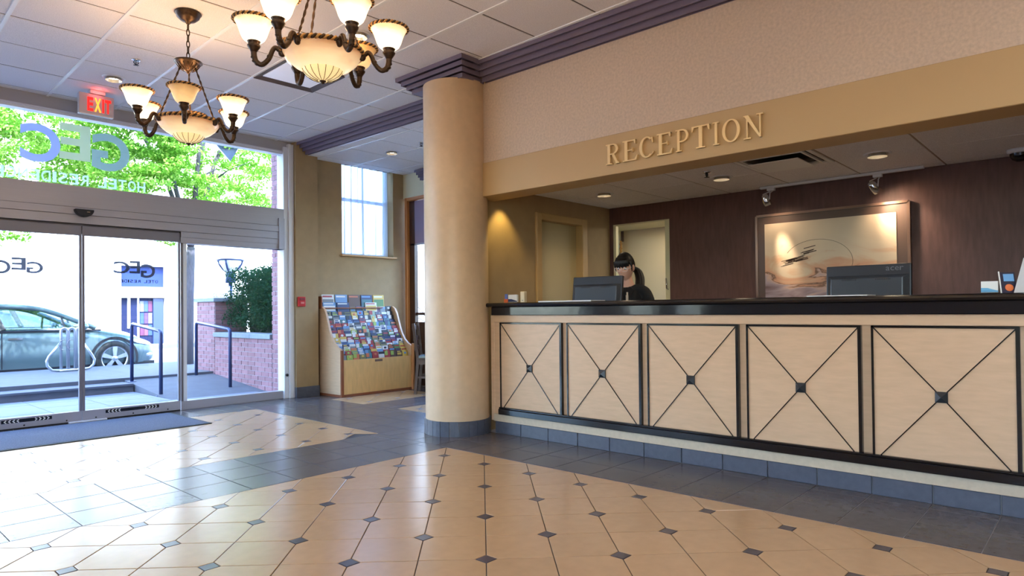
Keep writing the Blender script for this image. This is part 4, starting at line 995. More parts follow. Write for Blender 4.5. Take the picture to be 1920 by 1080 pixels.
# ---------------------------------------------------------------- monitors (seen from the back)
M_MON = mat('monitor_plastic', S(34, 36, 42), 0.35); M_MONB = mat('monitor_back', S(56, 60, 66), 0.3)
M_MARK = mat('maker_mark_grey', S(104, 106, 112), 0.5)
def monitor(c, w, h, yaw, tilt, label, mark=None):
    """c = centre of the panel; back looks towards -x; local axes: x depth, y width"""
    t = thing('computer_monitor', label, 'monitor', (c[0] + 0.05, c[1], 0.78), group=None)
    M4 = Matrix.Translation(c) @ Matrix.Rotation(yaw, 4, 'Z') @ Matrix.Rotation(tilt, 4, 'Y')
    put('bezel', MB().box(0.0, 0.03, -w / 2, w / 2, -h / 2, h / 2).xf(M4), M_MON, t, bevel=0.006, seg=2)
    mb = MB(); d = 0.03
    A = [(-0.001, -w / 2 * .95, -h / 2 * .97), (-0.001, w / 2 * .95, -h / 2 * .97), (-0.001, w / 2 * .95, h * 0.28), (-0.001, -w / 2 * .95, h * 0.28)]
    B = [(-d, -w / 2 * .84, -h / 2 * .9), (-d, w / 2 * .84, -h / 2 * .9), (-d, w / 2 * .84, h * 0.21), (-d, -w / 2 * .84, h * 0.21)]
    mb.add(A + B, [(0, 1, 5, 4), (1, 2, 6, 5), (2, 3, 7, 6), (3, 0, 4, 7), (4, 5, 6, 7)])
    put('rear_cover', mb.xf(M4), M_MONB, t, bevel=0.004)
    put('screen', MB().box(0.0305, 0.032, -w / 2 + 0.015, w / 2 - 0.015, -h / 2 + 0.02, h / 2 - 0.015).xf(M4), mat('screen_glow_%s' % label[:4], S(90, 110, 140), 0.2, emit=(S(180, 200, 230), 0.5)), t)
    mb = MB()
    for k in range(9):
        for q in (-1, 1): mb.box(-d - 0.001, -d + 0.002, q * w * 0.2 - 0.045 + k * 0.01, q * w * 0.2 - 0.039 + k * 0.01, h * 0.165, h * 0.19)
    put('vent_slots', mb.xf(M4), M_DARKRUB, t)
    if mark:
        for k, ch in enumerate(mark):
            mb = MB(); add_glyph(mb, ch, lambda u, v, w_, k=k: (-0.001 - 0.001 * w_, -w * 0.22 - (k * 0.026 + 0.021 * u), h * 0.36 + 0.024 * v)); put('maker_mark', mb.xf(M4), M_MARK, t)
    put('stand_neck', MB().box(c[0] + 0.03, c[0] + 0.06, c[1] - 0.03, c[1] + 0.03, 0.79, c[2]), M_MON, t)
    put('stand_foot', MB().lathe([(0, 0), (0.11, 0), (0.11, 0.008), (0.03, 0.02), (0, 0.02)], (c[0] + 0.05, c[1], 0.78), 24), M_MON, t)
    put('cable', MB().tube([(c[0], c[1] - w * 0.4, c[2] - h * 0.3), (c[0], c[1] - w * 0.53, c[2] - h * 0.25), (c[0] + 0.02, c[1] - w * 0.56, c[2] - h * 0.45), (c[0] + 0.03, c[1] - w * 0.5, 0.85), (c[0] + 0.06, c[1] - w * 0.4, 0.79)], 0.004, 6), M_DARKRUB, t)
monitor((4.63, 3.245, 1.222), 0.475, 0.31, math.radians(6), math.radians(8), 'black computer monitor in front of the receptionist, seen from behind')
monitor((4.63, 1.158, 1.212), 0.50, 0.30, math.radians(-4), math.radians(3), 'black computer monitor in front of the framed painting, seen from behind', 'acer')

# ---------------------------------------------------------------- painting
pt = thing('framed_painting', 'large abstract cream and rust painting in thin metal frame', 'painting', (6.33, 1.89, 0.7))
y0, y1, z0, z1 = 1.25, 2.53, 0.95, 1.97
put('backing', MB().box(6.30, 6.338, y0, y1, z0, z1), M_BLACK, pt)
fr = MB().box(6.285, 6.338, y0 - 0.012, y0 + 0.010, z0, z1).box(6.285, 6.338, y1 - 0.010, y1 + 0.012, z0, z1).box(6.285, 6.338, y0, y1, z1 - 0.010, z1 + 0.012).box(6.285, 6.338, y0, y1, z0 - 0.012, z0 + 0.01)
put('frame', fr, mat('bronze_frame', S(150, 120, 104), 0.3, metal=0.8), pt)
put('mount_board', MB().box(6.296, 6.30, y0 + 0.01, y1 - 0.01, z0 + 0.01, z1 - 0.01), mat('brown_mount', S(96, 76, 66), 0.35), pt)
art = bpy.data.materials.new('abstract_canvas'); art.use_nodes = True; t_ = art.node_tree; P_ = t_.nodes['Principled BSDF']; P_.inputs['Roughness'].default_value = 0.5
ge = t_.nodes.new('ShaderNodeNewGeometry'); nz = t_.nodes.new('ShaderNodeTexNoise'); nz.inputs['Scale'].default_value = 2.2; nz.inputs['Detail'].default_value = 7; nz.inputs['Distortion'].default_value = 1.6
mp_ = t_.nodes.new('ShaderNodeMapping'); mp_.inputs['Scale'].default_value = (1, 0.9, 2.4); mp_.inputs['Location'].default_value = (0, 0.35, 0.2)
sx = t_.nodes.new('ShaderNodeSeparateXYZ'); mr_ = t_.nodes.new('ShaderNodeMapRange'); mr_.inputs[1].default_value = 1.2; mr_.inputs[2].default_value = 1.72; mr_.inputs[3].default_value = 0.66; mr_.inputs[4].default_value = 0.12
ml_ = t_.nodes.new('ShaderNodeMath'); ml_.operation = 'MULTIPLY_ADD'; ml_.inputs[1].default_value = 1.0
ad_ = t_.nodes.new('ShaderNodeMath'); ad_.operation = 'SUBTRACT'; ad_.inputs[1].default_value = 0.32
cr_ = t_.nodes.new('ShaderNodeValToRGB'); e = cr_.color_ramp.elements
e[0].position = 0.0; e[0].color = S(226, 206, 176); e[1].position = 1.0; e[1].color = S(120, 92, 92)
for ps, cc in ((0.45, S(222, 200, 170)), (0.56, S(216, 176, 140)), (0.66, S(212, 158, 126)), (0.70, S(118, 84, 62)), (0.735, S(206, 170, 150)), (0.80, S(176, 156, 160))):
    q = e.new(ps); q.color = cc
lk = t_.links.new
lk(ge.outputs['Position'], mp_.inputs[0]); lk(mp_.outputs[0], nz.inputs['Vector']); lk(ge.outputs['Position'], sx.inputs[0]); lk(sx.outputs['Z'], mr_.inputs[0])
lk(nz.outputs[0], ml_.inputs[0]); lk(mr_.outputs[0], ml_.inputs[2]); lk(ml_.outputs[0], ad_.inputs[0]); lk(ad_.outputs[0], cr_.inputs[0]); lk(cr_.outputs[0], P_.inputs['Base Color'])
put('canvas', MB().box(6.288, 6.297, 1.34, 2.452, 1.03, 1.888), art, pt)
M_INK = mat('ink_stroke', S(66, 46, 36), 0.7)
mb = MB()
rp = random.Random(4)
for k in range(30):
    yy = 2.25 - rp.uniform(0.0, 0.22); zz = 1.50 + (2.25 - yy) * 0.45 + rp.gauss(0, 0.02); L = rp.uniform(0.02, 0.07)
    mb.obox((6.2875, yy, zz), (0.0006, 0, 0), (0, -L, L * 0.22), (0, 0, rp.uniform(0.001, 0.004)))
put('brush_strokes', mb, M_INK, pt)
put('thin_arc', MB().tube([(6.2875, 1.98 + 0.30 * math.cos(t), 1.50 + 0.21 * math.sin(t)) for t in np.linspace(0.5, PI - 0.6 + 1.2, 26)], 0.0014, 5), M_INK, pt)

# ---------------------------------------------------------------- track lights and their track
tr = thing('light_track', 'white ceiling track over the painting', 'track', (6.22, 1.8, 2.22))
put('rail', MB().box(6.205, 6.245, 1.12, 2.46, 2.215, 2.236), M_WHITEMETAL, tr, bevel=0.002)
def track_head(y, aim, label, en, ang):
    t = thing('track_spotlight', label, 'spotlight', (6.22, y, 2.0), group=None)
    c = Vector((6.10, y, 2.09)); d = (Vector(aim) - c).normalized()
    put('adaptor', MB().box(6.205, 6.245, y - 0.035, y + 0.035, 2.19, 2.215), M_WHITEMETAL, t, bevel=0.003)
    q = d.to_track_quat('Z', 'X').to_matrix().to_4x4(); M4 = Matrix.Translation(c) @ q
    put('lamp_can', MB().lathe([(0, -0.05), (0.022, -0.05), (0.03, -0.035), (0.036, 0.0), (0.040, 0.05), (0.036, 0.052), (0.034, 0.03), (0, 0.028)], n=20).xf(M4), M_CHROME, t)
    put('bulb', MB().lathe([(0, 0.035), (0.03, 0.036), (0.03, 0.032), (0, 0.031)], n=16).xf(M4), mat('halogen_%d' % int(y * 100), (1, .8, .55, 1), 0.4, emit=((1, .8, .55, 1), 12)), t)
    sx_ = d.cross(Vector((0, 0, 1))).normalized()
    put('yoke', MB().tube([c + sx_ * 0.044, c + sx_ * 0.046 + Vector((0.01, 0, 0.06)), Vector((6.225, y, 2.185)) + sx_ * 0.02, Vector((6.225, y, 2.20)), Vector((6.225, y, 2.185)) - sx_ * 0.02, c - sx_ * 0.046 + Vector((0.01, 0, 0.06)), c - sx_ * 0.044], 0.005, 6), M_WHITEMETAL, t)
    light('track_lamp', 'SPOT', c + d * 0.06, en, (1.0, 0.80, 0.58), d, spot_size=math.radians(ang), spot_blend=0.9, shadow_soft_size=0.03)
    light('track_spill', 'SPOT', c + d * 0.06, 9 if y < 2 else 4, (1.0, 0.74, 0.5), d, spot_size=math.radians(140), spot_blend=1.0, shadow_soft_size=0.03)
track_head(2.36, (6.34, 2.23, 1.46), 'small clear spotlight aimed at the left of the painting', 44, 26)
track_head(1.46, (6.34, 1.30, 1.80), 'small clear spotlight aimed at the right of the painting', 26, 70)
# ---------------------------------------------------------------- ceiling fixtures
M_LAMP = mat('downlight_lamp', (1, .82, .6, 1), 0.4, emit=((1, .84, .62, 1), 9))
M_REFL = mat('downlight_reflector', S(236, 226, 206), 0.2, metal=0.6)
def downlight(x, y, z, label, energy, group=None, col=(1, .82, .6), r=0.085):
    t = thing('ceiling_downlight', label, 'downlight', (x, y, z), group=group)
    put('trim_ring', MB().lathe([(r * 0.78, 0.008), (r * 0.80, -0.004), (r * 1.0, -0.008), (r * 1.12, -0.002), (r * 1.12, 0.012)], (x, y, z), 28), M_WHITEMETAL, t)
    put('reflector', MB().lathe([(r * 0.8, 0.004), (r * 0.6, 0.05), (r * 0.42, 0.06)], (x, y, z - 0.03), 24), M_REFL, t)
    put('bulb', MB().lathe([(0, 0), (r * 0.5, 0.004), (r * 0.66, 0.016), (r * 0.66, 0.02), (0, 0.022)], (x, y, z - 0.008), 20), M_LAMP, t)
    if energy: light('downlight_lamp', 'SPOT', (x, y, z - 0.02), energy, col, (0, 0, -1), spot_size=math.radians(120), spot_blend=0.8, shadow_soft_size=0.05)
downlight(2.02, 6.77, ZC, 'round white downlight in the ceiling beside the red sign', 18)
downlight(3.016, 4.348, ZC, 'round white downlight partly hidden behind the nearer chandelier', 22)
downlight(5.205, 6.79, ZL, 'round white downlight in the lounge ceiling before the curtained window', 16)
downlight(5.453, 3.713, ZR, 'round downlight over the reception desk nearest the staff doors', 26, col=(1, .78, .52))
downlight(5.50, 2.515, ZR, 'round downlight over the reception desk beside the sprinkler', 26, col=(1, .78, .52))
downlight(5.495, 1.288, ZR, 'round downlight over the reception desk beyond the air diffuser', 26, col=(1, .78, .52))
wash = light('wall_washer', 'SPOT', (4.50, 4.11, 2.16), 17, (1.0, 0.72, 0.22), (0.05, 0.15, -1), spot_size=math.radians(80), spot_blend=0.7, shadow_soft_size=0.02)
ww = thing('wall_washer', 'tiny brass wall washer lamp behind the fascia at the column', 'lamp', (4.50, 4.11, 2.2))
put('housing', MB().lathe([(0, 0.04), (0.025, 0.04), (0.03, 0.0), (0.026, 0.0), (0.02, 0.03), (0, 0.03)], (4.50, 4.11, 2.19), 16), M_ROPE, ww)
def sprinkler(x, y, z, label):
    t = thing('ceiling_sprinkler', label, 'sprinkler', (x, y, z))
    put('escutcheon', MB().lathe([(0, 0), (0.036, 0), (0.034, -0.008), (0.014, -0.012), (0, -0.012)], (x, y, z), 18), M_CHROME, t)
    put('yoke', MB().tube([(x - 0.014, y, z - 0.012), (x - 0.018, y, z - 0.03), (x, y, z - 0.045), (x + 0.018, y, z - 0.03), (x + 0.014, y, z - 0.012)], 0.004, 6).tube([(x, y, z - 0.012), (x, y, z - 0.045)], 0.004, 6), M_DARKRUB, t)
    mb = MB()
    for k in range(8):
        a = k * PI / 4; mb.obox((x + 0.012 * math.cos(a), y + 0.012 * math.sin(a), z - 0.047), (0.01 * math.cos(a), 0.01 * math.sin(a), 0), (-0.003 * math.sin(a), 0.003 * math.cos(a), 0), (0, 0, 0.001))
    put('deflector', mb, M_DARKRUB, t)
sprinkler(2.006, 6.15, ZC, 'chrome sprinkler head in the lobby ceiling beside the far chandelier')
sprinkler(5.155, 6.15, ZL, 'small dark sprinkler head in the lounge ceiling beside the column')
sprinkler(5.195, 2.505, ZR, 'dark sprinkler head over the reception desk next to a downlight')
# square ceiling light between the chandeliers
tf = thing('ceiling_light_panel', 'square recessed ceiling light with dark frame and pale diffuser behind the nearer chandelier', 'ceiling light', (3.185, 5.52, ZC))
def quad_ring(mb, c, ho, hi, zo, zi, zt):
    O = [(c[0] + d2[0] * a * ho + d1[0] * b * ho, c[1] + d2[1] * a * ho + d1[1] * b * ho) for a, b in ((-1, -1), (1, -1), (1, 1), (-1, 1))]
    I = [(c[0] + d2[0] * a * hi + d1[0] * b * hi, c[1] + d2[1] * a * hi + d1[1] * b * hi) for a, b in ((-1, -1), (1, -1), (1, 1), (-1, 1))]
    vs = [(x, y, zo) for x, y in O] + [(x, y, zi) for x, y in I] + [(x, y, zt) for x, y in O] + [(x, y, zt) for x, y in I]
    fs = []
    for i in range(4):
        j = (i + 1) % 4; fs += [(i, j, 4 + j, 4 + i), (i, 8 + i, 8 + j, j), (4 + i, 4 + j, 12 + j, 12 + i), (8 + i, 12 + i, 12 + j, 8 + j)]
    mb.add(vs, fs); return mb
nc = node(-1, -1); cc = (nc[0] + (d2[0] + d1[0]) * G / 2, nc[1] + (d2[1] + d1[1]) * G / 2)
put('light_frame', quad_ring(MB(), cc, 0.298, 0.238, ZC - 0.012, ZC + 0.010, ZC + 0.03), mat('dark_bronze_frame', S(88, 76, 72), 0.4), tf)
put('diffuser', MB().obox((cc[0], cc[1], ZC + 0.010), Vector((d2[0], d2[1], 0)) * 0.236, Vector((d1[0], d1[1], 0)) * 0.236, (0, 0, 0.004)), mat('pale_diffuser', S(236, 238, 246), 0.3, emit=((0.72, 0.78, 1.0, 1), 0.28)), tf)
# housings of the added fill light panels, out of the frame
for k, (a, b) in enumerate(FILL_PANELS):
    t = thing('ceiling_light_panel', 'square ceiling panel added for fill light, out of the frame', 'ceiling light', (a, b, ZC), group='added fill light panels out of the frame')
    put('light_frame', MB().box(a - 0.3, a + 0.3, b - 0.3, b - 0.285, ZC - 0.03, ZC + 0.01).box(a - 0.3, a + 0.3, b + 0.285, b + 0.3, ZC - 0.03, ZC + 0.01).box(a - 0.3, a - 0.285, b - 0.285, b + 0.285, ZC - 0.03, ZC + 0.01).box(a + 0.285, a + 0.3, b - 0.285, b + 0.285, ZC - 0.03, ZC + 0.01), M_WHITEMETAL, t)
# air diffuser over the desk
ad = thing('air_diffuser', 'square white ceiling air diffuser with dark slots over the desk', 'vent', (5.25, 1.90, ZR))
mb = MB(); A0 = (4.955, 5.545, 1.605, 2.19)
def ring(mb, x0, x1, y0, y1, w, za, zb):
    mb.box(x0, x1, y0, y0 + w, za, zb).box(x0, x1, y1 - w, y1, za, zb).box(x0, x0 + w, y0 + w, y1 - w, za, zb).box(x1 - w, x1, y0 + w, y1 - w, za, zb)
ring(mb, *A0, 0.035, ZR - 0.006, ZR + 0.012); put('outer_frame', mb, M_WHITE, ad, bevel=0.003)
put('dark_plenum', MB().box(4.96, 5.54, 1.61, 2.185, ZR + 0.015, ZR + 0.02), M_DARKRUB, ad)
put('deflector_plate', MB().box(5.07, 5.45, 1.72, 2.10, ZR - 0.034, ZR - 0.026), M_WHITE, ad, bevel=0.003)
mb = MB(); ring(mb, 5.02, 5.50, 1.675, 2.15, 0.018, ZR - 0.002, ZR + 0.012); put('inner_blade', mb, M_WHITE, ad)
# security dome at the right edge
sd = thing('security_dome', 'dark glossy security camera dome under the reception ceiling at right', 'camera', (6.1, 0.49, ZR))
put('mount', MB().lathe([(0, 0), (0.08, 0), (0.078, -0.02), (0.065, -0.03), (0, -0.03)], (6.1, 0.49, ZR), 24), M_WHITEMETAL, sd)
put('dome', MB().lathe([(0.062, -0.03), (0.06, -0.05), (0.045, -0.075), (0.02, -0.088), (0, -0.09)], (6.1, 0.49, ZR), 24), M_BLACK, sd)
# illuminated exit sign
ex = thing('exit_sign', 'hanging silver sign box with glowing red EXIT letters', 'exit sign', (2.025, 7.3, 3.02))
put('canopy', MB().box(1.965, 2.10, 7.27, 7.34, 3.235, 3.268), M_WHITEMETAL, ex, bevel=0.004)
put('sign_box', MB().box(1.875, 2.176, 7.285, 7.335, 3.028, 3.232), mat('exit_box', S(196, 190, 192), 0.35, metal=0.3), ex, bevel=0.005)
put('lower_edge', MB().box(1.885, 2.166, 7.280, 7.29, 3.026, 3.034), M_WHITE, ex)
exm = [mat('exit_red', S(226, 30, 30), 0.4, emit=(S(255, 32, 26), 1.6)), mat('exit_amber', S(240, 150, 60), 0.4, emit=(S(255, 150, 50), 2.2)), mat('exit_red_white', S(230, 60, 50), 0.4, emit=(S(255, 70, 50), 1.6))]
for k, (ch, a, b) in enumerate((('E', 1.945, 1.995), ('X', 2.005, 2.062), ('I', 2.072, 2.088), ('T', 2.095, 2.148))):
    mb = MB(); add_glyph(mb, ch, lambda u, v, w: (a + (b - a) * u, 7.284 - 0.003 * w, 3.062 + 0.135 * v), 0.035); put('letter', mb, [exm[0], exm[1], exm[0], exm[0]][k], ex)
light('exit_glow', 'POINT', (2.03, 7.22, 3.235), 0.45, (1.0, 0.12, 0.12), shadow_soft_size=0.05)

# ---------------------------------------------------------------- chandeliers
M_SHADE = mat('alabaster_shade', S(250, 226, 176), 0.35, noise=(18, 0.1), emit=((1.0, 0.80, 0.48, 1), 1.5))
M_SHADED = mat('amber_shade', S(238, 190, 120), 0.35, noise=(14, 0.25), emit=((1.0, 0.62, 0.28, 1), 0.35))
M_BOWL = mat('alabaster_bowl', S(236, 176, 118), 0.3, noise=(10, 0.15), emit=((1.0, 0.60, 0.30, 1), 0.38))
M_DOME = mat('glass_dome', S(250, 220, 150), 0.25, noise=(12, 0.1), emit=((1.0, 0.76, 0.38, 1), 0.75))
def glow(m, lo, hi):
    """lamp glass: brighter near the bulb (bottom) than at the rim; lo / hi = (colour, strength)"""
    t = m.node_tree; p = t.nodes['Principled BSDF']
    tc = t.nodes.new('ShaderNodeTexCoord'); sp = t.nodes.new('ShaderNodeSeparateXYZ'); cr = t.nodes.new('ShaderNodeValToRGB')
    nz = t.nodes.new('ShaderNodeTexNoise'); nz.inputs['Scale'].default_value = 3.2; nz.inputs['Detail'].default_value = 4
    ma = t.nodes.new('ShaderNodeMath'); ma.operation = 'MULTIPLY_ADD'; ma.inputs[1].default_value = 0.5; ad = t.nodes.new('ShaderNodeMath'); ad.operation = 'SUBTRACT'; ad.inputs[1].default_value = 0.25
    t.links.new(tc.outputs['Generated'], sp.inputs[0]); t.links.new(tc.outputs['Generated'], nz.inputs['Vector'])
    t.links.new(nz.outputs[0], ma.inputs[0]); t.links.new(sp.outputs['Z'], ma.inputs[2]); t.links.new(ma.outputs[0], ad.inputs[0]); t.links.new(ad.outputs[0], cr.inputs[0])
    e = cr.color_ramp.elements; e[0].position = 0.1; e[1].position = 0.9
    e[0].color = tuple(c * lo[1] / 4 for c in lo[0]) + (1,); e[1].color = tuple(c * hi[1] / 4 for c in hi[0]) + (1,)
    t.links.new(cr.outputs[0], p.inputs['Emission Color']); p.inputs['Emission Strength'].default_value = 4
glow(M_SHADE, ((1.0, 0.86, 0.60), 2.4), ((1.0, 0.70, 0.36), 0.75))
glow(M_SHADED, ((1.0, 0.68, 0.32), 0.8), ((1.0, 0.56, 0.24), 0.2))
glow(M_BOWL, ((1.0, 0.76, 0.44), 0.95), ((1.0, 0.52, 0.26), 0.16))
def rope(mb, R_, z, r, turns, n=150, sides=5):
    for s_ in (0, 1):
        P = []
        for k in range(n):
            t = 2 * PI * k / n; q = turns * t + s_ * PI
            P.append(((R_ + r * 0.55 * math.cos(q)) * math.cos(t), (R_ + r * 0.55 * math.cos(q)) * math.sin(t), z + r * 0.55 * math.sin(q)))
        mb.tube(P, r * 0.62, sides, s_, closed=True)
    return mb
me_shade_rim = rope(MB(), 0.101, 0.0, 0.0085, 22, 132, 5).mesh('shade_rim', [M_ROPE, M_BRONZE])
me_bowl_rim = rope(MB(), 0.2085, 0.0, 0.0125, 34, 204, 5).mesh('rope_rim', [M_ROPE, M_BRONZE])
prof = [(0.024, 0.0), (0.042, 0.003), (0.056, 0.016), (0.066, 0.036), (0.074, 0.060), (0.083, 0.084), (0.094, 0.103), (0.102, 0.112), (0.099, 0.113), (0.089, 0.100), (0.078, 0.080), (0.069, 0.056), (0.060, 0.032), (0.048, 0.014), (0.03, 0.008), (0, 0.007)]
me_shade = MB().lathe(prof, n=32).mesh('shade', M_SHADE)
me_shade_dim = MB().lathe(prof, n=32).mesh('shade', M_SHADED)
me_cup = MB().lathe([(0, -0.05), (0.014, -0.05), (0.020, -0.038), (0.031, -0.022), (0.034, -0.014), (0.026, -0.010), (0.030, 0.0), (0.036, 0.010), (0.034, 0.014), (0.0, 0.013)], n=22).mesh('cup', M_BRONZE)
def bez(P, n=22):
    """Catmull-Rom through the points"""
    P = [Vector(p) for p in P]; Q = [P[0] * 2 - P[1]] + P + [P[-1] * 2 - P[-2]]; out = []
    for i in range(1, len(Q) - 2):
        for k in range(n // (len(P) - 1) + 1):
            t = k / (n // (len(P) - 1) + 1)
            out.append(0.5 * ((2 * Q[i]) + (-Q[i - 1] + Q[i + 1]) * t + (2 * Q[i - 1] - 5 * Q[i] + 4 * Q[i + 1] - Q[i + 2]) * t * t + (-Q[i - 1] + 3 * Q[i] - 3 * Q[i + 1] + Q[i + 2]) * t ** 3))
    out.append(P[-1]); return out
ap = bez([(0.198, 0, -0.012), (0.220, 0, -0.002), (0.238, 0, 0.010), (0.254, 0, -0.006), (0.272, 0, -0.050), (0.305, 0, -0.082), (0.334, 0, -0.070), (0.345, 0, -0.042), (0.347, 0, -0.018)], 40)
mb = MB()
n_ = len(ap); rr_ = [0.0125 + 0.006 * max(0, (i / n_ - 0.45)) + (0.006 if i < 5 else 0) for i in range(n_)]
mb.tube(ap, rr_, 10)
for k in range(6):      # leaf scrolls climbing the arm
    i = int(n_ * (0.45 + 0.085 * k)); p = ap[min(i, n_ - 1)]
    mb.ball((p.x + 0.004, p.y, p.z - 0.003), (0.015, 0.014, 0.010), 8, 6)
mb.ball((0.206, 0, -0.016), (0.02, 0.016, 0.022), 10, 8)
me_arm = mb.mesh('arm', M_BRONZE)
me_bulb = MB().ball((0, 0, 0.05), (0.018, 0.018, 0.026), 12, 8).mesh('bulb', mat('warm_bulb', (1, .8, .5, 1), .4, emit=((1, .8, .5, 1), 20)))
def child(name, me, parent, M4):
    o = bpy.data.objects.new(name, me); C.objects.link(o); o.parent = parent; o.matrix_local = M4; return o
def chandelier(x, y, zb, rot, label, dim, energy):
    """zb = height of the bowl's lowest point"""
    zr = zb + 0.155
    t = thing('chandelier', label, 'chandelier', (x, y, zr)); T = Matrix.Translation
    L = lambda nm, mb_, m: put(nm, mb_, m, t, local=True)
    top = ZC - zr
    L('canopy', MB().lathe([(0, 0), (0.088, 0), (0.092, -0.006), (0.084, -0.012), (0.076, -0.034), (0.05, -0.058), (0.022, -0.068), (0.012, -0.082), (0, -0.084)], (0, 0, top), 32), M_BRONZE)
    zc0 = 0.455; z = top - 0.08; k = 0
    while z > zc0 + 0.01:
        lk_ = MB(); P = []
        for q in range(16):
            a = 2 * PI * q / 16; u, v = 0.0105 * math.cos(a), 0.026 * math.sin(a)
            P.append((u, 0, z - 0.022 + v) if k % 2 else (0, u, z - 0.022 + v))
        L('chain_link', lk_.tube(P, 0.0038, 6, closed=True), M_BRONZE); z -= 0.042; k += 1
    mb_ = MB().lathe([(0, 0.47), (0.012, 0.468), (0.014, 0.455), (0.07, 0.447), (0.094, 0.438), (0.096, 0.430), (0.082, 0.422), (0.078, 0.414), (0.06, 0.392), (0.034, 0.374), (0.012, 0.362), (0.009, 0.352), (0, 0.348)], n=32)
    for q in range(16):
        a = 2 * PI * q / 16; mb_.tube([(r * math.cos(a), r * math.sin(a), zz) for r, zz in ((0.078, 0.416), (0.062, 0.392), (0.036, 0.373))], 0.004, 5)
    L('crown_plate', mb_, M_BRONZE)
    for q in range(3):
        a = rot + PI / 3 + 2 * PI * q / 3; c, s_ = math.cos(a), math.sin(a)
        A, B = Vector((0.055 * c, 0.055 * s_, 0.392)), Vector((0.197 * c, 0.197 * s_, 0.012)); d = (B - A).normalized(); u = d.orthogonal().normalized(); w = d.cross(u)
        mb_ = MB()
        for st in (0, 1):
            P = []
            for i in range(40):
                f = i / 39; qa = f * 26 + st * PI; P.append(A.lerp(B, f) + (u * math.cos(qa) + w * math.sin(qa)) * 0.0035)
            mb_.tube(P, 0.0042, 5)
        mb_.ball(B, 0.014, 10, 8); L('suspension_rod', mb_, M_BRONZE)
    L('bowl', MB().lathe([(0.20, 0.004), (0.205, -0.004), (0.2, -0.02), (0.182, -0.048), (0.15, -0.076), (0.118, -0.094), (0.104, -0.100), (0.10, -0.096), (0.14, -0.074), (0.175, -0.042), (0.195, -0.01), (0.2, 0.004)], n=56), M_BOWL)
    child('rope_rim', me_bowl_rim, t, T((0, 0, 0.002)))
    dp = [(0.104, -0.099), (0.098, -0.112), (0.082, -0.130), (0.055, -0.146), (0.025, -0.153), (0, -0.154)]
    dm = put('glass_dome', MB().lathe(dp, n=40), M_DOME, t, local=True)
    mb_ = MB()
    for q in range(16):
        a = 2 * PI * q / 16; mb_.tube([(r * 1.006 * math.cos(a), r * 1.006 * math.sin(a), zz - 0.001) for r, zz in dp[:-1]], 0.0016, 5)
    put('leading', mb_, M_BRONZE, dm, local=True)
    L('finial', MB().lathe([(0, -0.148), (0.016, -0.150), (0.018, -0.156), (0.010, -0.162), (0.006, -0.170), (0, -0.172)], n=16), M_BRONZE)
    for q in range(6):
        a = rot + q * PI / 3; Rz = Matrix.Rotation(a, 4, 'Z')
        ar = child('arm', me_arm, t, Rz)
        P0 = T((0.347, 0, 0.028))
        child('cup', me_cup, ar, P0); child('shade', me_shade_dim if q in dim else me_shade, ar, P0 @ T((0, 0, 0.006)))
        child('shade_rim', me_shade_rim, ar, P0 @ T((0, 0, 0.118))); child('bulb', me_bulb, ar, P0 @ T((0, 0, 0.008)))
        if q not in dim:
            light('chandelier_bulb', 'POINT', (x + 0.347 * math.cos(a), y + 0.347 * math.sin(a), zr + 0.028 + 0.125), energy, (1.0, 0.70, 0.42), shadow_soft_size=0.04)
    light('chandelier_bowl', 'POINT', (x, y, zr + 0.06), energy * 1.2, (1.0, 0.66, 0.36), shadow_soft_size=0.06)
    return t
chandelier(1.949, 4.918, 2.322, math.radians(-116), 'bronze six-arm chandelier with alabaster bowl, the farther one in front of the transom', (0,), 2.6)
chandelier(1.912, 3.084, 2.322, math.radians(-98), 'bronze six-arm chandelier with alabaster bowl, the nearer one cut by the top edge', (2,), 2.6)
chandelier(1.88, 1.25, 2.322, math.radians(-106), 'bronze six-arm chandelier added for upward light, out of the frame', (), 2.4)  # unseen third chandelier, added to throw more light on the ceiling
# ---------------------------------------------------------------- brochure rack
RX0, RX1 = 4.745, 5.925; RY0, RY1 = 7.285, 7.80
rk = thing('brochure_rack', 'maple display rack with curved sides full of tourist leaflets', 'rack', (5.33, 7.54, 0))
side = [(RY0, 0.03), (RY1, 0.03), (RY1, 1.15), (RY1 - 0.02, 1.17), (7.72, 1.165), (7.66, 1.13), (7.615, 1.06), (7.58, 0.97), (7.545, 0.87), (7.50, 0.78), (7.44, 0.70), (7.36, 0.64), (RY0 + 0.02, 0.62), (RY0, 0.60)]
for a, b in ((RX0, RX0 + 0.03), (RX1 - 0.03, RX1)):
    mb = MB(); mb.prism(side, a, b, lambda u, v, w: (w, u, v)); put('side_panel', mb, M_MAPLE, rk, bevel=0.002)
put('edge_post', MB().box(RX0 - 0.004, RX0 + 0.034, RY0 - 0.028, RY0 + 0.002, 0.0, 0.60), M_CHERRY, rk, bevel=0.004)
put('edge_post', MB().box(RX1 - 0.034, RX1 + 0.004, RY0 - 0.028, RY0 + 0.002, 0.0, 0.64), M_OAK, rk, bevel=0.004)
put('front_panel', MB().box(RX0 + 0.03, RX1 - 0.03, RY0 + 0.003, RY0 + 0.022, 0.03, 0.47), mat('front_veneer', S(214, 172, 112), 0.35, noise=(6, 0.1), stretch=(5, 1, 1)), rk)
put('plinth_strip', MB().box(RX0 - 0.005, RX1, RY0 - 0.006, RY0 + 0.02, 0.0, 0.03).box(RX0 - 0.006, RX0 + 0.02, RY0, RY1, 0.0, 0.03), M_CHERRY, rk)
put('back_panel', MB().box(RX0, RX1, RY1 - 0.02, RY1, 0.03, 1.14), M_CHERRY, rk)
put('top_tray', MB().box(RX0 - 0.015, RX1 - 0.20, RY1 - 0.10, RY1, 1.135, 1.15).box(RX0 - 0.015, RX0 + 0.0, RY1 - 0.10, RY1, 1.15, 1.30), M_CHERRY, rk)
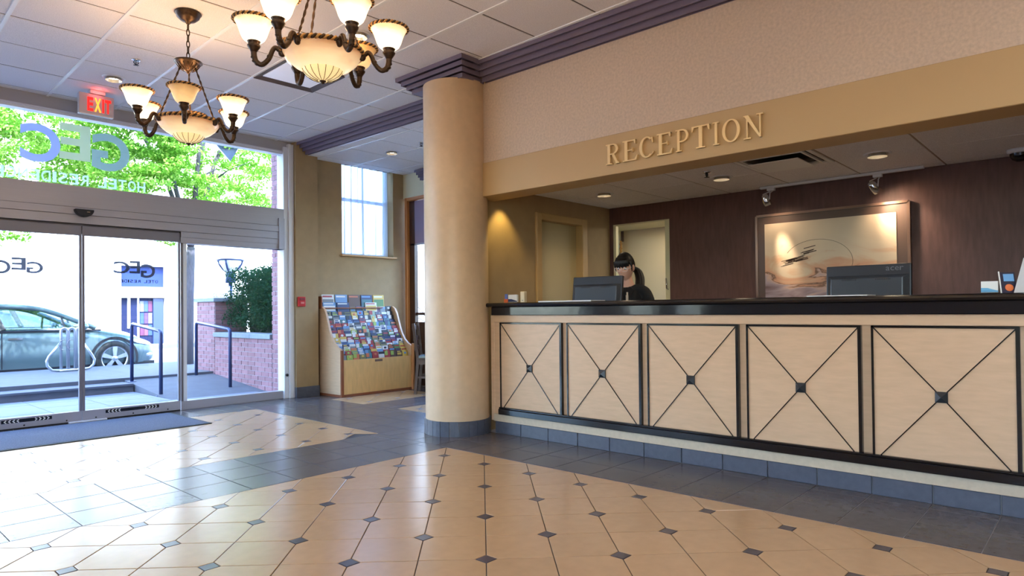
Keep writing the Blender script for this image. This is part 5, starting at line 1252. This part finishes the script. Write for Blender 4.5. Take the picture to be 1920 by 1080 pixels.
put('name_plate', MB().box(5.28, 5.40, RY0 - 0.001, RY0 + 0.004, 0.425, 0.455), mat('name_plate', S(110, 88, 76), 0.5), rk, bevel=0.001)
PAL = {'red': S(176, 42, 44), 'dark blue': S(44, 62, 112), 'sky blue': S(98, 150, 204), 'white': S(226, 226, 222), 'green': S(88, 142, 74), 'lime': S(158, 186, 66), 'yellow': S(222, 186, 62), 'orange': S(216, 112, 56),
       'grey': S(128, 134, 138), 'black': S(44, 46, 52), 'purple': S(104, 64, 106), 'teal': S(64, 122, 132), 'olive': S(128, 126, 82), 'brown': S(104, 72, 56), 'pale green': S(156, 178, 150)}
def mute(c):
    g = (c[0] + c[1] + c[2]) / 3; return tuple((x * 0.86 + g * 0.14) * 0.86 for x in c[:3]) + (1,)
PAL = {k: mute(v) for k, v in PAL.items()}
PM = {k: mat('print_' + k.replace(' ', '_'), v, 0.45) for k, v in PAL.items()}
# covers read off the photograph, back row first
ROWS = [
 ['yellow', 'black', 'white', 'olive', 'olive', 'dark blue', 'olive', 'grey', 'purple', 'grey', 'black'],
 ['olive', 'dark blue', 'black', 'olive', 'yellow', 'sky blue', 'black', 'pale green', 'grey', 'dark blue', 'black'],
 ['black', 'grey', 'sky blue', 'dark blue', 'yellow', 'dark blue', 'black', 'pale green', 'red', 'dark blue', 'black'],
 ['brown', 'white', 'teal', 'dark blue', 'sky blue', 'red', 'brown', 'white', 'dark blue', 'teal', 'black'],
 ['red', 'orange', 'red', 'white', 'grey', 'white', 'red', 'sky blue', 'green', 'teal', 'black'],
 ['purple', 'dark blue', 'grey', 'white', 'grey', 'grey', 'red', 'white', 'white', 'grey', 'purple'],
 ['purple', 'red', 'teal', 'lime', 'black', 'pale green', 'grey', 'white', 'white', 'grey', 'red'],
 ['yellow', 'red', 'black', 'orange', 'red', 'olive', 'dark blue', 'black', 'black', 'green', 'purple'],
 ['yellow', 'white', 'red', 'black', 'red', 'teal', 'olive', 'dark blue', 'pale green', 'purple', 'purple'],
 ['yellow', 'sky blue', 'sky blue', 'red', 'red', 'red', 'olive', 'white', 'red', 'purple', 'white'],
 ['sky blue', 'dark blue', 'grey', 'green', 'grey', 'red', 'olive', 'olive', 'white', 'white', 'grey'],
 ['grey', 'white', 'lime', 'sky blue', 'dark blue', 'red', 'white', 'white', 'brown', 'green', 'yellow'],
 ['brown', 'red', 'grey', 'sky blue', 'teal', 'red', 'white', 'red', 'brown', 'brown', 'yellow'],
 ['grey', 'lime', 'orange', 'olive', 'teal', 'red', 'white', 'red', 'brown', 'brown', 'yellow'],
]
ORD = ['first', 'second', 'third', 'fourth', 'fifth', 'sixth', 'seventh', 'eighth', 'ninth', 'tenth', 'eleventh', 'twelfth', 'thirteenth', 'fourteenth']
NR = len(ROWS); NC = 11
cw = (RX1 - RX0 - 0.07) / NC
ys_ = lambda f: 7.70 - f * 0.375
def zs_(f):     # profile of the leaflet slope: steep at the back, flatter at the front
    return 1.165 - 0.62 * (f ** 0.88)
LCACHE = {}
def leaflet_mesh(c, acc, w, h, var):
    key = (c, acc, round(w, 3), round(h, 3), var)
    if key in LCACHE: return LCACHE[key]
    mb = MB(); t = 0.010
    mb.box(-w / 2, w / 2, 0.0, t, 0, h, 0)
    if var == 0: mb.box(-w / 2, w / 2, -0.0006, 0.0, h * 0.84, h, 1)
    elif var == 1: mb.box(-w / 2 + 0.008, w / 2 - 0.008, -0.0006, 0.0, h * 0.86, h * 0.95, 1)
    elif var == 2: mb.box(-w / 2, w * 0.05, -0.0006, 0.0, h * 0.74, h, 1)
    elif var == 3: mb.box(-w / 2 + 0.012, w / 2 - 0.03, -0.0006, 0.0, h * 0.90, h * 0.965, 1).box(-w / 2 + 0.012, w / 2 - 0.012, -0.0006, 0.0, h * 0.72, h * 0.86, 1)
    else: mb.ball((0.0, 0.0, h * 0.86), (w * 0.24, 0.0015, h * 0.075), 10, 6, 1)
    LCACHE[key] = mb.mesh('leaflet', [PM[c], PM[acc]]); return LCACHE[key]
rb = random.Random(12)
names_ = list(PAL)
for r, row in enumerate(ROWS):
    f = r / (NR - 1); y, zt = ys_(f), zs_(f)
    put('leaflet_shelf', MB().box(RX0 + 0.03, RX1 - 0.03, y - 0.004, y + 0.022, zt - 0.215, zt - 0.205), M_MAPLE, rk)
    for c, colr in enumerate(row):
        x = RX0 + 0.035 + (c + 0.5) * cw; h = rb.choice([0.19, 0.2, 0.205, 0.21]) + rb.uniform(-0.004, 0.004)
        acc = rb.choice(['white', 'white', 'yellow', 'red', 'dark blue', 'black', 'sky blue', 'lime', 'orange'])
        if acc == colr: acc = 'black' if colr == 'white' else 'white'
        o = bpy.data.objects.new('leaflet', leaflet_mesh(colr, acc, cw - 0.008, round(h, 2), rb.randrange(5))); C.objects.link(o)
        o.location = (x, y + rb.uniform(0, 0.004), zt - 0.205); o.rotation_euler = (math.radians(-9 + rb.uniform(-1, 1)), 0, math.radians(rb.uniform(-1, 1)))
        tag(o, '%s leaflet with %s print, %s pocket from left, %s tier down' % (colr, acc, ORD[c], ORD[r]), 'leaflet', 'tourist leaflets in the display rack')
def magazine(x, y, z, w, h, base, acc, pic, label, tilt=-10):
    t = thing('magazine', label, 'magazine', (x, y, z), group='magazines along the top of the rack'); t.rotation_euler = (math.radians(tilt), 0, 0)
    put('cover', MB().box(-w / 2, w / 2, 0, 0.012, 0, h), PM[base], t, local=True)
    put('title_band', MB().box(-w / 2 + 0.012, w / 2 - 0.03, -0.0008, 0, h * 0.80, h * 0.92), PM[acc], t, local=True)
    put('cover_picture', MB().box(-w / 2 + 0.01, w / 2 - 0.01, -0.0008, 0, h * 0.12, h * 0.66), PM[pic], t, local=True)
X0 = RX0
for k, (b_, a_2, p_, lb) in enumerate((('white', 'red', 'grey', 'white magazine with red title at the left of the top row'), ('sky blue', 'white', 'sky blue', 'pale blue magazine in the top row of the rack'),
        ('brown', 'orange', 'brown', 'rust brown magazine with busy cover in the top row'), ('dark blue', 'sky blue', 'teal', 'deep blue magazine in the top row of the rack'), ('yellow', 'white', 'green', 'yellow and green magazine at the right of the top row'))):
    magazine(X0 + 0.115 + k * 0.205, 7.735, 1.14, 0.185, 0.185, b_, a_2, p_, lb, -5)
for x, b_, a_2, p_, lb in ((0.12, 'sky blue', 'white', 'white', 'pale blue and white brochure in front of the white magazine'), (0.335, 'dark blue', 'white', 'dark blue', 'royal blue brochure with white lettering band in the top row'),
        (0.79, 'white', 'red', 'yellow', 'white bordered brochure with red and yellow picture'), ):
    magazine(X0 + x, 7.712, 1.09, 0.19, 0.13, b_, a_2, p_, lb, -8)

# ---------------------------------------------------------------- chair by the side window
ch = thing('dining_chair', 'dark wooden dining chair with pale seat behind the column', 'chair', (5.85, 6.75, 0), rz=math.radians(-138))
L = lambda nm, mb_, m: put(nm, mb_, m, ch, local=True)
M_SEAT = mat('seat_pad', S(120, 132, 130), 0.25)
L('seat', MB().box(-0.21, 0.21, -0.20, 0.21, 0.455, 0.475), M_DARKWOOD); L('seat_pad', MB().box(-0.20, 0.20, -0.19, 0.20, 0.475, 0.50), M_SEAT)
for sx_ in (-1, 1):
    L('leg', MB().bar((sx_ * 0.185, 0.18, 0.455), (sx_ * 0.19, 0.19, 0), 0.036, 0.036), M_DARKWOOD)
    L('leg', MB().bar((sx_ * 0.185, -0.19, 0.455), (sx_ * 0.185, -0.23, 0), 0.036, 0.036).bar((sx_ * 0.185, -0.19, 0.44), (sx_ * 0.18, -0.25, 0.93), 0.034, 0.036), M_DARKWOOD)
    L('stretcher', MB().bar((sx_ * 0.187, 0.185, 0.22), (sx_ * 0.187, -0.21, 0.22), 0.02, 0.028), M_DARKWOOD)
    L('seat_rail', MB().bar((sx_ * 0.186, 0.18, 0.42), (sx_ * 0.186, -0.19, 0.42), 0.022, 0.06), M_DARKWOOD)
L('stretcher', MB().bar((-0.187, 0.0, 0.22), (0.187, 0.0, 0.22), 0.02, 0.028), M_DARKWOOD)
for z in (0.60, 0.73, 0.87): L('back_slat', MB().bar((-0.17, -0.21 - (z - 0.45) * 0.12, z), (0.17, -0.21 - (z - 0.45) * 0.12, z), 0.016, 0.06), M_DARKWOOD)

# ---------------------------------------------------------------- sheer curtains of the lounge window
M_SHEER = mat_mix('sheer_voile', [('diffuse', S(226, 236, 248), 0.56), ('translucent', S(205, 222, 244), 0.30), ('transparent', (0.9, 0.95, 1, 1), 0.12)])
def curtain(x0, x1, label, seed, flare=0.0):
    rr = random.Random(seed); n, m = 90, 10
    ph = [rr.uniform(0, 6.28) for _ in range(4)]
    mb = MB(); vs = []
    for j in range(m + 1):
        f = j / m; z = 3.28 + (1.895 - 3.28) * f
        for i in range(n + 1):
            u = i / n; x = x0 + (x1 - x0) * u + flare * f * f * (u - 0.5)
            y = 7.93 + (0.022 + 0.012 * f) * math.sin(2 * PI * u * 3.6 + ph[0] + 0.6 * f) + 0.010 * math.sin(2 * PI * u * 6.3 + ph[1] - f) + 0.002 * math.sin(2 * PI * u * 17 + ph[2])
            vs.append((x, y, z + (0.01 * math.sin(u * 20) if j == m else 0)))
    fs = [(j * (n + 1) + i, j * (n + 1) + i + 1, (j + 1) * (n + 1) + i + 1, (j + 1) * (n + 1) + i) for j in range(m) for i in range(n)]
    mb.add(vs, fs, 0, True)
    return tag(put('sheer_curtain', mb, M_SHEER), label, 'curtain')
curtain(5.16, 5.55, 'white sheer curtain covering the left half of the lounge window', 1)
curtain(5.53, 5.985, 'white sheer curtain covering the right half of the lounge window', 2, flare=-0.03)
# ---------------------------------------------------------------- cars
def grid_loft(mb, rows, mi=0, close=False):
    n = len(rows[0]); vs = [p for r in rows for p in r]
    fs = [(i * n + k, i * n + k + 1, (i + 1) * n + k + 1, (i + 1) * n + k) for i in range(len(rows) - 1) for k in range(n - 1)]
    mb.add(vs, fs, mi, True); return mb
M_CARP = mat('silver_green_paint', S(94, 112, 118), 0.22, metal=0.25, coat=0.6)
M_CARW = mat('white_car_paint', S(240, 240, 240), 0.25, coat=0.5)
M_CGLASS = mat_mix('car_glass', [('transparent', (0.80, 0.86, 0.92, 1), 0.8), ('glossy', (0.8, 0.8, 0.8, 1), 0.2, 0.03)])
M_TRIM = mat('car_trim', S(22, 24, 34), 0.4)
M_ALLOY = mat('alloy_wheel', S(196, 202, 214), 0.25, metal=0.7)
M_HEAD = mat('headlamp', S(232, 234, 238), 0.12)
M_INT = mat('car_interior', S(16, 20, 36), 0.7)
def car(label, loc, rz, paint):
    t = thing('car', label, 'car', loc, rz)
    L = lambda nm, mb_, m, par=None: put(nm, mb_, m, par or t, local=True)
    ST = [(-2.22, .60, .40, .62), (-2.16, .72, .28, .80), (-2.0, .81, .22, .93), (-1.5, .87, .20, .92), (-.6, .89, .19, .90), (.3, .89, .19, .89), (.9, .885, .19, .885), (1.15, .88, .19, .865), (1.5, .87, .20, .79), (1.85, .83, .22, .70), (2.05, .75, .24, .62), (2.16, .62, .27, .54), (2.21, .46, .32, .47)]
    rows = []
    for x, w, zs, zb in ST:
        half = [(w * .93, zs), (w * .985, zs + (zb - zs) * .22), (w, zs + (zb - zs) * .5), (w * .985, zs + (zb - zs) * .78), (w * .95, zb - .03), (w * .90, zb), (w * .6, zb + .022), (0, zb + .03)]
        rows.append([(x, -a, b) for a, b in half] + [(x, a, b) for a, b in half[-2::-1]])
    mb = grid_loft(MB(), rows)
    for r in (rows[0], rows[-1]): mb.add(r, [tuple(range(len(r)))])
    L('body', mb, paint)
    L('sill', MB().box(-1.9, 1.75, -.84, .84, .10, .24), M_TRIM)
    def edge(sg):
        return [(-1.95, sg * .70, .95), (-1.45, sg * .64, 1.17), (-.9, sg * .60, 1.28), (-.3, sg * .585, 1.315), (.15, sg * .585, 1.285), (.5, sg * .60, 1.19), (1.12, sg * .76, .90)]
    rows = []
    for (x, y, z) in edge(-1)[1:6]: rows.append([(x, y * f, z + (1 - f * f) * .045) for f in (1, .6, .2, -.2, -.6, -1)])
    L('roof', grid_loft(MB(), rows), paint)
    for sg in (-1, 1):
        E = [Vector(p) for p in edge(sg)]
        L('roof_rail', MB().tube(bez(E, 24), [0.045] * len(bez(E, 24)), 8), paint)
        B = lambda x, w=.82: Vector((x, sg * w, .90))
        P = [E[1], E[2], E[3], E[4], E[5], E[6], B(1.0), B(.3), B(-.6), B(-1.5)]
        c0, c1 = sg * .0, 0.006
        mb = MB(); mb.add(P + [p + Vector((0, -sg * .006, 0)) for p in P], [tuple(range(10)), tuple(range(10, 20))]); L('side_window', mb, M_CGLASS)
        L('pillar', MB().bar(B(-.28), (-.42, sg * .585, 1.30), .085, .03, up=(0, 1, 0)), M_TRIM)
        L('pillar', MB().bar(B(-1.30), (-1.38, sg * .63, 1.18), .16, .03, up=(0, 1, 0)), paint)
        L('quarter_bar', MB().bar(B(.62), (.60, sg * .62, 1.15), .03, .03, up=(0, 1, 0)), M_TRIM)
        L('window_sill_strip', MB().bar((-1.6, sg * .855, .885), (1.18, sg * .85, .865), .03, .028), M_TRIM)
        L('door_seam', MB().box(-.315, -.30, sg * .888 - .004, sg * .888 + .004, .24, .87), M_TRIM); L('door_seam', MB().box(.905, .92, sg * .884 - .004, sg * .884 + .004, .24, .85), M_TRIM)
        L('door_handle', MB().box(-.22, -.02, sg * .885 - .012, sg * .885 + .012, .735, .765), M_CHROME)
        L('mirror', MB().ball((.88, sg * .96, .945), (.07, .10, .065), 12, 8), paint)
        L('headlamp', MB().add([(1.62, sg * .872, .69), (1.82, sg * .842, .685), (2.06, sg * .735, .60), (2.02, sg * .76, .555), (1.80, sg * .848, .60)], [(0, 1, 4), (1, 2, 3, 4)]).add([(1.62, sg * .90, .69), (1.82, sg * .862, .685), (2.06, sg * .762, .60), (2.02, sg * .775, .555), (1.80, sg * .868, .60)], [(0, 1, 4), (1, 2, 3, 4)]), M_HEAD)
        L('fog_lamp', MB().ball((2.02, sg * .70, .36), (.10, .08, .06), 10, 6), M_ALLOY)
        for wx in (1.40, -1.28):
            yb = sg * .80
            L('wheel_arch', MB().add([(wx + r * math.cos(a), sg * .893, .33 + r * math.sin(a)) for a in np.linspace(-.35, PI + .35, 25) for r in (.36, .405)], [(2 * k, 2 * k + 1, 2 * k + 3, 2 * k + 2) for k in range(24)]), M_TRIM)
            Rx = Matrix.Translation((wx, yb + sg * .075, .33)) @ Matrix.Rotation(-sg * PI / 2, 4, 'X')
            wh = L('wheel', MB().lathe([(.225, .022), (.24, .03), (.30, .026), (.325, .0), (.33, -.05), (.33, -.14), (.30, -.18), (0, -.18), (0, -.10), (.225, -.09)], n=36).xf(Rx), M_DARKRUB)
            mb = MB().lathe([(.205, .0), (.232, .026), (.236, .024), (.236, .0)], n=36).lathe([(0, .03), (.045, .028), (.055, .01), (.055, -.03)], n=18)
            for q in range(5):
                a = 2 * PI * q / 5 + .3; c, s_ = math.cos(a), math.sin(a)
                mb.add([(r * c - w_ * s_, r * s_ + w_ * c, z) for z in (.024, -.01) for r, w_ in ((.03, -.024), (.03, .024), (.215, .042), (.215, -.042))], [(0, 1, 2, 3), (4, 5, 6, 7), (0, 1, 5, 4), (1, 2, 6, 5), (2, 3, 7, 6), (3, 0, 4, 7)])
            put('rim', mb.xf(Rx), M_ALLOY, wh, local=True)
    L('windscreen', MB().add([(.5, -.58, 1.21), (.5, .58, 1.21), (1.13, .75, .90), (1.20, 0, .91), (1.13, -.75, .90)], [(0, 1, 2, 3, 4)]), M_CGLASS)
    L('rear_screen', MB().add([(-1.45, -.6, 1.2), (-1.45, .6, 1.2), (-2.02, .68, .95), (-2.02, -.68, .95)], [(0, 1, 2, 3)]), M_CGLASS)
    mb = MB()
    for sy in (-.38, .38):
        mb.box(-.30, .18, sy - .24, sy + .24, .35, .62).bar((-.26, sy, .55), (-.50, sy, 1.18), .12, .44, up=(0, 1, 0))
    mb.bar((-1.05, 0, .55), (-1.3, 0, 1.05), 1.2, .12, up=(0, 1, 0))
    L('seats', mb, M_INT) if 0 else L('cabin', mb.box(-1.6, 1.0, -.78, .78, .3, .5), M_INT)
    L('grille', MB().box(2.16, 2.215, -.45, .45, .40, .50), M_TRIM); L('bumper_lip', MB().box(1.80, 2.14, -.74, .74, .16, .24), M_TRIM)
    return t
car('silver green hatchback parked on the street outside the sliding doors', (2.75, 14.78, -0.07), 0, M_CARP)
car('white car parked further along the street beyond the silver green hatchback', (3.75, 18.6, -0.07), math.radians(0), M_CARW)

# ---------------------------------------------------------------- receptionist
def evaluated(o):
    dg = bpy.context.evaluated_depsgraph_get(); me = bpy.data.meshes.new_from_object(o.evaluated_get(dg)); return me
def skinned(chains, extra=None, voxel=0.008, smooth=6):
    """chains: list of [(point, radius), ...]; each is grown with a Skin modifier; all are fused with a voxel remesh"""
    V, F = [], []
    for ch_ in chains:
        me = bpy.data.meshes.new('skeleton'); me.from_pydata([p for p, r in ch_], [(i, i + 1) for i in range(len(ch_) - 1)], [])
        o = bpy.data.objects.new('skeleton', me); C.objects.link(o)
        o.modifiers.new('skin', 'SKIN'); sub = o.modifiers.new('sub', 'SUBSURF'); sub.levels = 2; sub.render_levels = 2
        for i, (p, r) in enumerate(ch_):
            sv = me.skin_vertices[0].data[i]; sv.radius = r if isinstance(r, tuple) else (r, r)
        me.skin_vertices[0].data[0].use_root = True
        m2 = evaluated(o); off = len(V)
        V += [tuple(v.co) for v in m2.vertices]; F += [[i + off for i in p.vertices] for p in m2.polygons]
        bpy.data.objects.remove(o); bpy.data.meshes.remove(me); bpy.data.meshes.remove(m2)
    for mb in (extra or []):
        off = len(V); V += mb.v; F += [[i + off for i in f] for f in mb.f]
    me = bpy.data.meshes.new('fused'); me.from_pydata(V, [], F); o = bpy.data.objects.new('fused', me); C.objects.link(o)
    rm = o.modifiers.new('remesh', 'REMESH'); rm.mode = 'VOXEL'; rm.voxel_size = voxel; rm.use_smooth_shade = True
    if smooth:
        sm = o.modifiers.new('smooth', 'SMOOTH'); sm.factor = 0.5; sm.iterations = smooth
    m2 = evaluated(o); bpy.data.objects.remove(o); bpy.data.meshes.remove(me)
    return m2
def put_mesh(name, me, m, parent):
    me.name = name; me.materials.clear(); me.materials.append(m)
    o = bpy.data.objects.new(name, me); C.objects.link(o); o.parent = parent; ORG[o.name] = ORG[parent.name]; return o
M_SKIN = mat('skin', S(230, 180, 152), 0.5); M_HAIR = mat('black_hair', S(14, 12, 14), 0.5, noise=(60, 0.4), stretch=(1, 1, 0.15)); M_BLAZER = mat('black_blazer', S(12, 12, 14), 0.8)
M_TOP = mat('black_top', S(16, 15, 20), 0.7)
pr = thing('person', 'dark haired person in glasses and black blazer working behind the left monitor', 'person', (5.02, 3.18, 0), math.radians(99.5))
HC = Vector((0, 0.055, 1.462)); HM = Matrix.Translation(HC) @ Matrix.Rotation(math.radians(-17), 4, 'X')
hd_ = MB().ball((0, 0, 0), 1.0, 40, 30)
def face(p):
    x, y, z = p
    w = 0.073 * (1 - 0.30 * max(0, -z) ** 1.5 - 0.04 * max(0, z)); d = 0.094 if y < 0 else 0.088 * (1 - 0.10 * max(0, -z))
    X_, Y_, Z_ = x * w, y * d, z * 0.117
    if y > 0:
        Y_ += 0.024 * math.exp(-((X_ / 0.011) ** 2) - ((Z_ + 0.022) / 0.016) ** 2)          # nose tip
        Y_ += 0.012 * math.exp(-((X_ / 0.008) ** 2) - ((Z_ - 0.002) / 0.02) ** 2)           # bridge
        for sx_ in (-1, 1): Y_ -= 0.009 * math.exp(-(((X_ - sx_ * 0.031) / 0.016) ** 2) - ((Z_ - 0.006) / 0.011) ** 2)   # eye sockets
        Y_ += 0.006 * math.exp(-((X_ / 0.022) ** 2) - ((Z_ + 0.058) / 0.007) ** 2) + 0.005 * math.exp(-((X_ / 0.02) ** 2) - ((Z_ + 0.068) / 0.007) ** 2)
        Y_ += 0.010 * math.exp(-((X_ / 0.024) ** 2) - ((Z_ + 0.098) / 0.016) ** 2)          # chin
        for sx_ in (-1, 1): Y_ += 0.004 * math.exp(-(((X_ - sx_ * 0.042) / 0.018) ** 2) - ((Z_ + 0.02) / 0.02) ** 2)
    return (X_, Y_, Z_)
hd_.v = [face(p) for p in hd_.v]
for sx_ in (-1, 1): hd_.ball((sx_ * 0.073, -0.008, -0.006), (0.010, 0.020, 0.032), 10, 8)
hd_.xf(HM)
chains = [[((0, 0.0, 0.90), (0.145, 0.105)), ((0, 0.0, 1.02), (0.12, 0.09)), ((0, 0.01, 1.16), (0.14, 0.10)), ((0, 0.0, 1.25), (0.10, 0.07)), ((0, 0.005, 1.32), (0.058, 0.055)), ((0, 0.012, 1.375), 0.043), ((0, 0.022, 1.43), 0.042)]]
for sx_ in (-1, 1):
    chains.append([((sx_ * 0.02, 0, 0.93), 0.10), ((sx_ * 0.088, 0, 0.82), 0.088), ((sx_ * 0.095, 0.01, 0.47), 0.056), ((sx_ * 0.098, -0.02, 0.30), 0.052), ((sx_ * 0.10, -0.02, 0.085), 0.036), ((sx_ * 0.102, 0.03, 0.045), 0.036), ((sx_ * 0.106, 0.13, 0.03), 0.03)])
    chains.append([((sx_ * 0.03, 0.0, 1.21), 0.05), ((sx_ * 0.145, -0.005, 1.235), 0.034), ((sx_ * 0.195, -0.01, 1.14), 0.038), ((sx_ * 0.215, 0.0, 1.00), 0.038), ((sx_ * 0.17, 0.08, 0.95), 0.034), ((sx_ * 0.125, 0.17, 0.93), 0.024), ((sx_ * 0.115, 0.21, 0.915), (0.030, 0.018)), ((sx_ * 0.112, 0.25, 0.905), (0.034, 0.014))])
    for k, (dx, ln) in enumerate(((-0.027, 0.06), (-0.009, 0.072), (0.009, 0.067), (0.026, 0.052))):
        bx = sx_ * 0.112 + dx; chains.append([((bx, 0.245, 0.904), 0.0095), ((bx + dx * 0.15, 0.265 + ln * 0.45, 0.902), 0.009), ((bx + dx * 0.2, 0.265 + ln * 0.8, 0.886), 0.008), ((bx + dx * 0.2, 0.265 + ln, 0.868), 0.007)])
    chains.append([((sx_ * 0.112 - sx_ * 0.024, 0.205, 0.91), 0.011), ((sx_ * 0.112 - sx_ * 0.048, 0.235, 0.896), 0.0095), ((sx_ * 0.112 - sx_ * 0.055, 0.265, 0.882), 0.008)])
put_mesh('body', skinned(chains, [hd_], 0.005, 1), M_SKIN, pr)
# clothes
cl = [[((0, -0.004, 0.80), (0.165, 0.125)), ((0, 0.0, 0.92), (0.165, 0.122)), ((0, 0.0, 1.03), (0.138, 0.108)), ((0, 0.008, 1.16), (0.158, 0.116)), ((0, -0.004, 1.235), (0.145, 0.100)), ((0, -0.012, 1.285), (0.105, 0.075)), ((0, -0.008, 1.315), (0.074, 0.066))]]
for sx_ in (-1, 1):
    cl.append([((sx_ * 0.03, -0.008, 1.245), 0.055), ((sx_ * 0.09, -0.010, 1.280), 0.052), ((sx_ * 0.160, -0.006, 1.252), 0.054), ((sx_ * 0.20, -0.01, 1.15), 0.054), ((sx_ * 0.22, -0.002, 1.00), 0.050), ((sx_ * 0.178, 0.07, 0.955), 0.046), ((sx_ * 0.138, 0.145, 0.938), 0.038)])
bl = put_mesh('blazer', skinned(cl, None, 0.009, 4), M_BLAZER, pr)
mb = MB()
for sx_ in (-1, 1):
    mb.prism([(sx_ * 0.014, 1.02), (sx_ * 0.062, 1.17), (sx_ * 0.085, 1.262), (sx_ * 0.052, 1.286), (sx_ * 0.030, 1.18)], 0.0, 0.01, lambda u, v, w: (u, 0.128 - max(0, v - 1.16) * 0.62 + w, v))
put('lapel', mb, M_BLAZER, bl, local=True)
tr_ = [[((sx_ * 0.03, 0, 0.90), 0.115), ((sx_ * 0.092, 0, 0.80), 0.10), ((sx_ * 0.097, 0.01, 0.47), 0.072), ((sx_ * 0.10, -0.02, 0.10), 0.06)] for sx_ in (-1, 1)]
put_mesh('trousers', skinned(tr_, None, 0.012, 3), M_BLAZER, pr)
for sx_ in (-1, 1): put('shoe', MB().ball((sx_ * 0.105, 0.05, 0.04), (0.045, 0.125, 0.042), 14, 8).box(sx_ * 0.105 - 0.03, sx_ * 0.105 + 0.03, -0.06, -0.01, 0.0, 0.04), M_BLACK, pr, local=True)
put('name_badge', MB().box(-0.058, -0.036, 0.128, 0.132, 1.155, 1.215).box(-0.054, -0.040, 0.122, 0.128, 1.205, 1.24), mat('badge', S(226, 206, 176), 0.5), pr, local=True)
# hair: fitted cap with fringe, ponytail over the shoulder
hc = MB().ball((0, 0, 0), 1.0, 36, 26); keep = []
vs = []
for (x, y, z) in hc.v:
    vs.append((x * 0.084, y * (0.106 if y < 0 else 0.100) - 0.004, z * 0.127 + 0.008))
hc.v = vs
F2, M2, S2 = [], [], []
for f in hc.f:
    c = sum((Vector(hc.v[i]) for i in f), Vector()) / len(f)
    low = -0.062 if c.y < -0.03 else (0.0 if c.y < 0.035 else 0.030 + 0.010 * math.sin(c.x * 160))
    if c.y < 0.035 and c.y >= -0.03: low = 0.026 if abs(c.x) > 0.04 and c.y > -0.022 else -0.02
    if c.z > low: F2.append(f)
hc.f = F2; hc.m = [0] * len(F2); hc.s = [True] * len(F2)
for k in range(15):        # fringe strands
    x = -0.062 + 0.124 * k / 14; yq = 0.095 * math.sqrt(max(0.05, 1 - (x / 0.086) ** 2))
    hc.tube([(x * 0.6, yq * 0.75 + 0.004, 0.098), (x * 0.9, yq + 0.004, 0.062), (x, yq + 0.003, 0.024 + 0.010 * math.sin(k * 2.1))], [0.012, 0.0115, 0.004], 6)
for sx_ in (-1, 1): hc.tube([(sx_ * 0.072, 0.045, 0.06), (sx_ * 0.078, 0.038, 0.02), (sx_ * 0.074, 0.034, -0.03)], [0.012, 0.009, 0.003], 6)
hair = put('hair', hc.xf(HM), M_HAIR, pr, local=True)
pt_ = MB()
for k in range(9):
    a = 2 * PI * k / 9; r = 0.018 if k else 0
    c, s_ = r * math.cos(a), r * math.sin(a)
    pt_.tube(bez([(0.0 + c * .5, -0.075 + s_ * .5, 1.47), (0.045 + c, -0.105 + s_, 1.44), (0.085 + c * 1.3, -0.075 + s_ * 1.2, 1.37), (0.10 + c * 1.4, -0.035 + s_, 1.29), (0.105 + c * .8, -0.02 + s_, 1.23 - 0.01 * (k % 3))], 16), [0.016] * 6 + [0.018] * (len(bez([(0, 0, 0)] * 5, 16)) - 10) + [0.012, 0.01, 0.006, 0.003], 7)
for q in range(1): pass
put('ponytail', pt_.xf(Matrix.Scale(-1, 4, (1, 0, 0))), M_HAIR, hair, local=True)
# eyes, brows, lips, glasses
for sx_ in (-1, 1):
    ey = put('eye', MB().ball((sx_ * 0.031, 0.071, 0.006), 0.0125, 14, 10).xf(HM), M_WHITE, pr, local=True)
    put('iris', MB().ball((sx_ * 0.031, 0.081, 0.003), (0.0058, 0.003, 0.0058), 10, 8).xf(HM), M_HAIR, ey, local=True)
    put('eyebrow', MB().tube([(sx_ * 0.014, 0.088, 0.024), (sx_ * 0.032, 0.086, 0.029), (sx_ * 0.05, 0.074, 0.024)], [0.003, 0.0035, 0.002], 6).xf(HM), M_HAIR, pr, local=True)
put('lips', MB().ball((0, 0.0905, -0.060), (0.021, 0.006, 0.0045), 12, 6).ball((0, 0.089, -0.067), (0.018, 0.006, 0.005), 12, 6).xf(HM), mat('lips', S(196, 104, 96), 0.4), pr, local=True)
gl = MB()
for sx_ in (-1, 1):
    P = [(sx_ * 0.033 + 0.026 * math.copysign(abs(math.cos(a)) ** 0.7, math.cos(a)), 0.101 - 0.010 * abs(sx_ * 0.033 + 0.026 * math.cos(a)) / 0.06, 0.0 + 0.016 * math.copysign(abs(math.sin(a)) ** 0.7, math.sin(a))) for a in np.linspace(0, 2 * PI, 29)[:-1]]
    gl.tube(P, 0.0019, 6, closed=True)
    gl.tube([(sx_ * 0.060, 0.091, 0.008), (sx_ * 0.0745, 0.06, 0.008), (sx_ * 0.078, 0.0, 0.010)], 0.0024, 6)
gl.tube([(-0.008, 0.101, 0.004), (0, 0.104, 0.006), (0.008, 0.101, 0.004)], 0.0019, 6)
gs = put('glasses', gl.xf(HM), mat('pale_glasses', S(232, 214, 210), 0.3), pr, local=True)
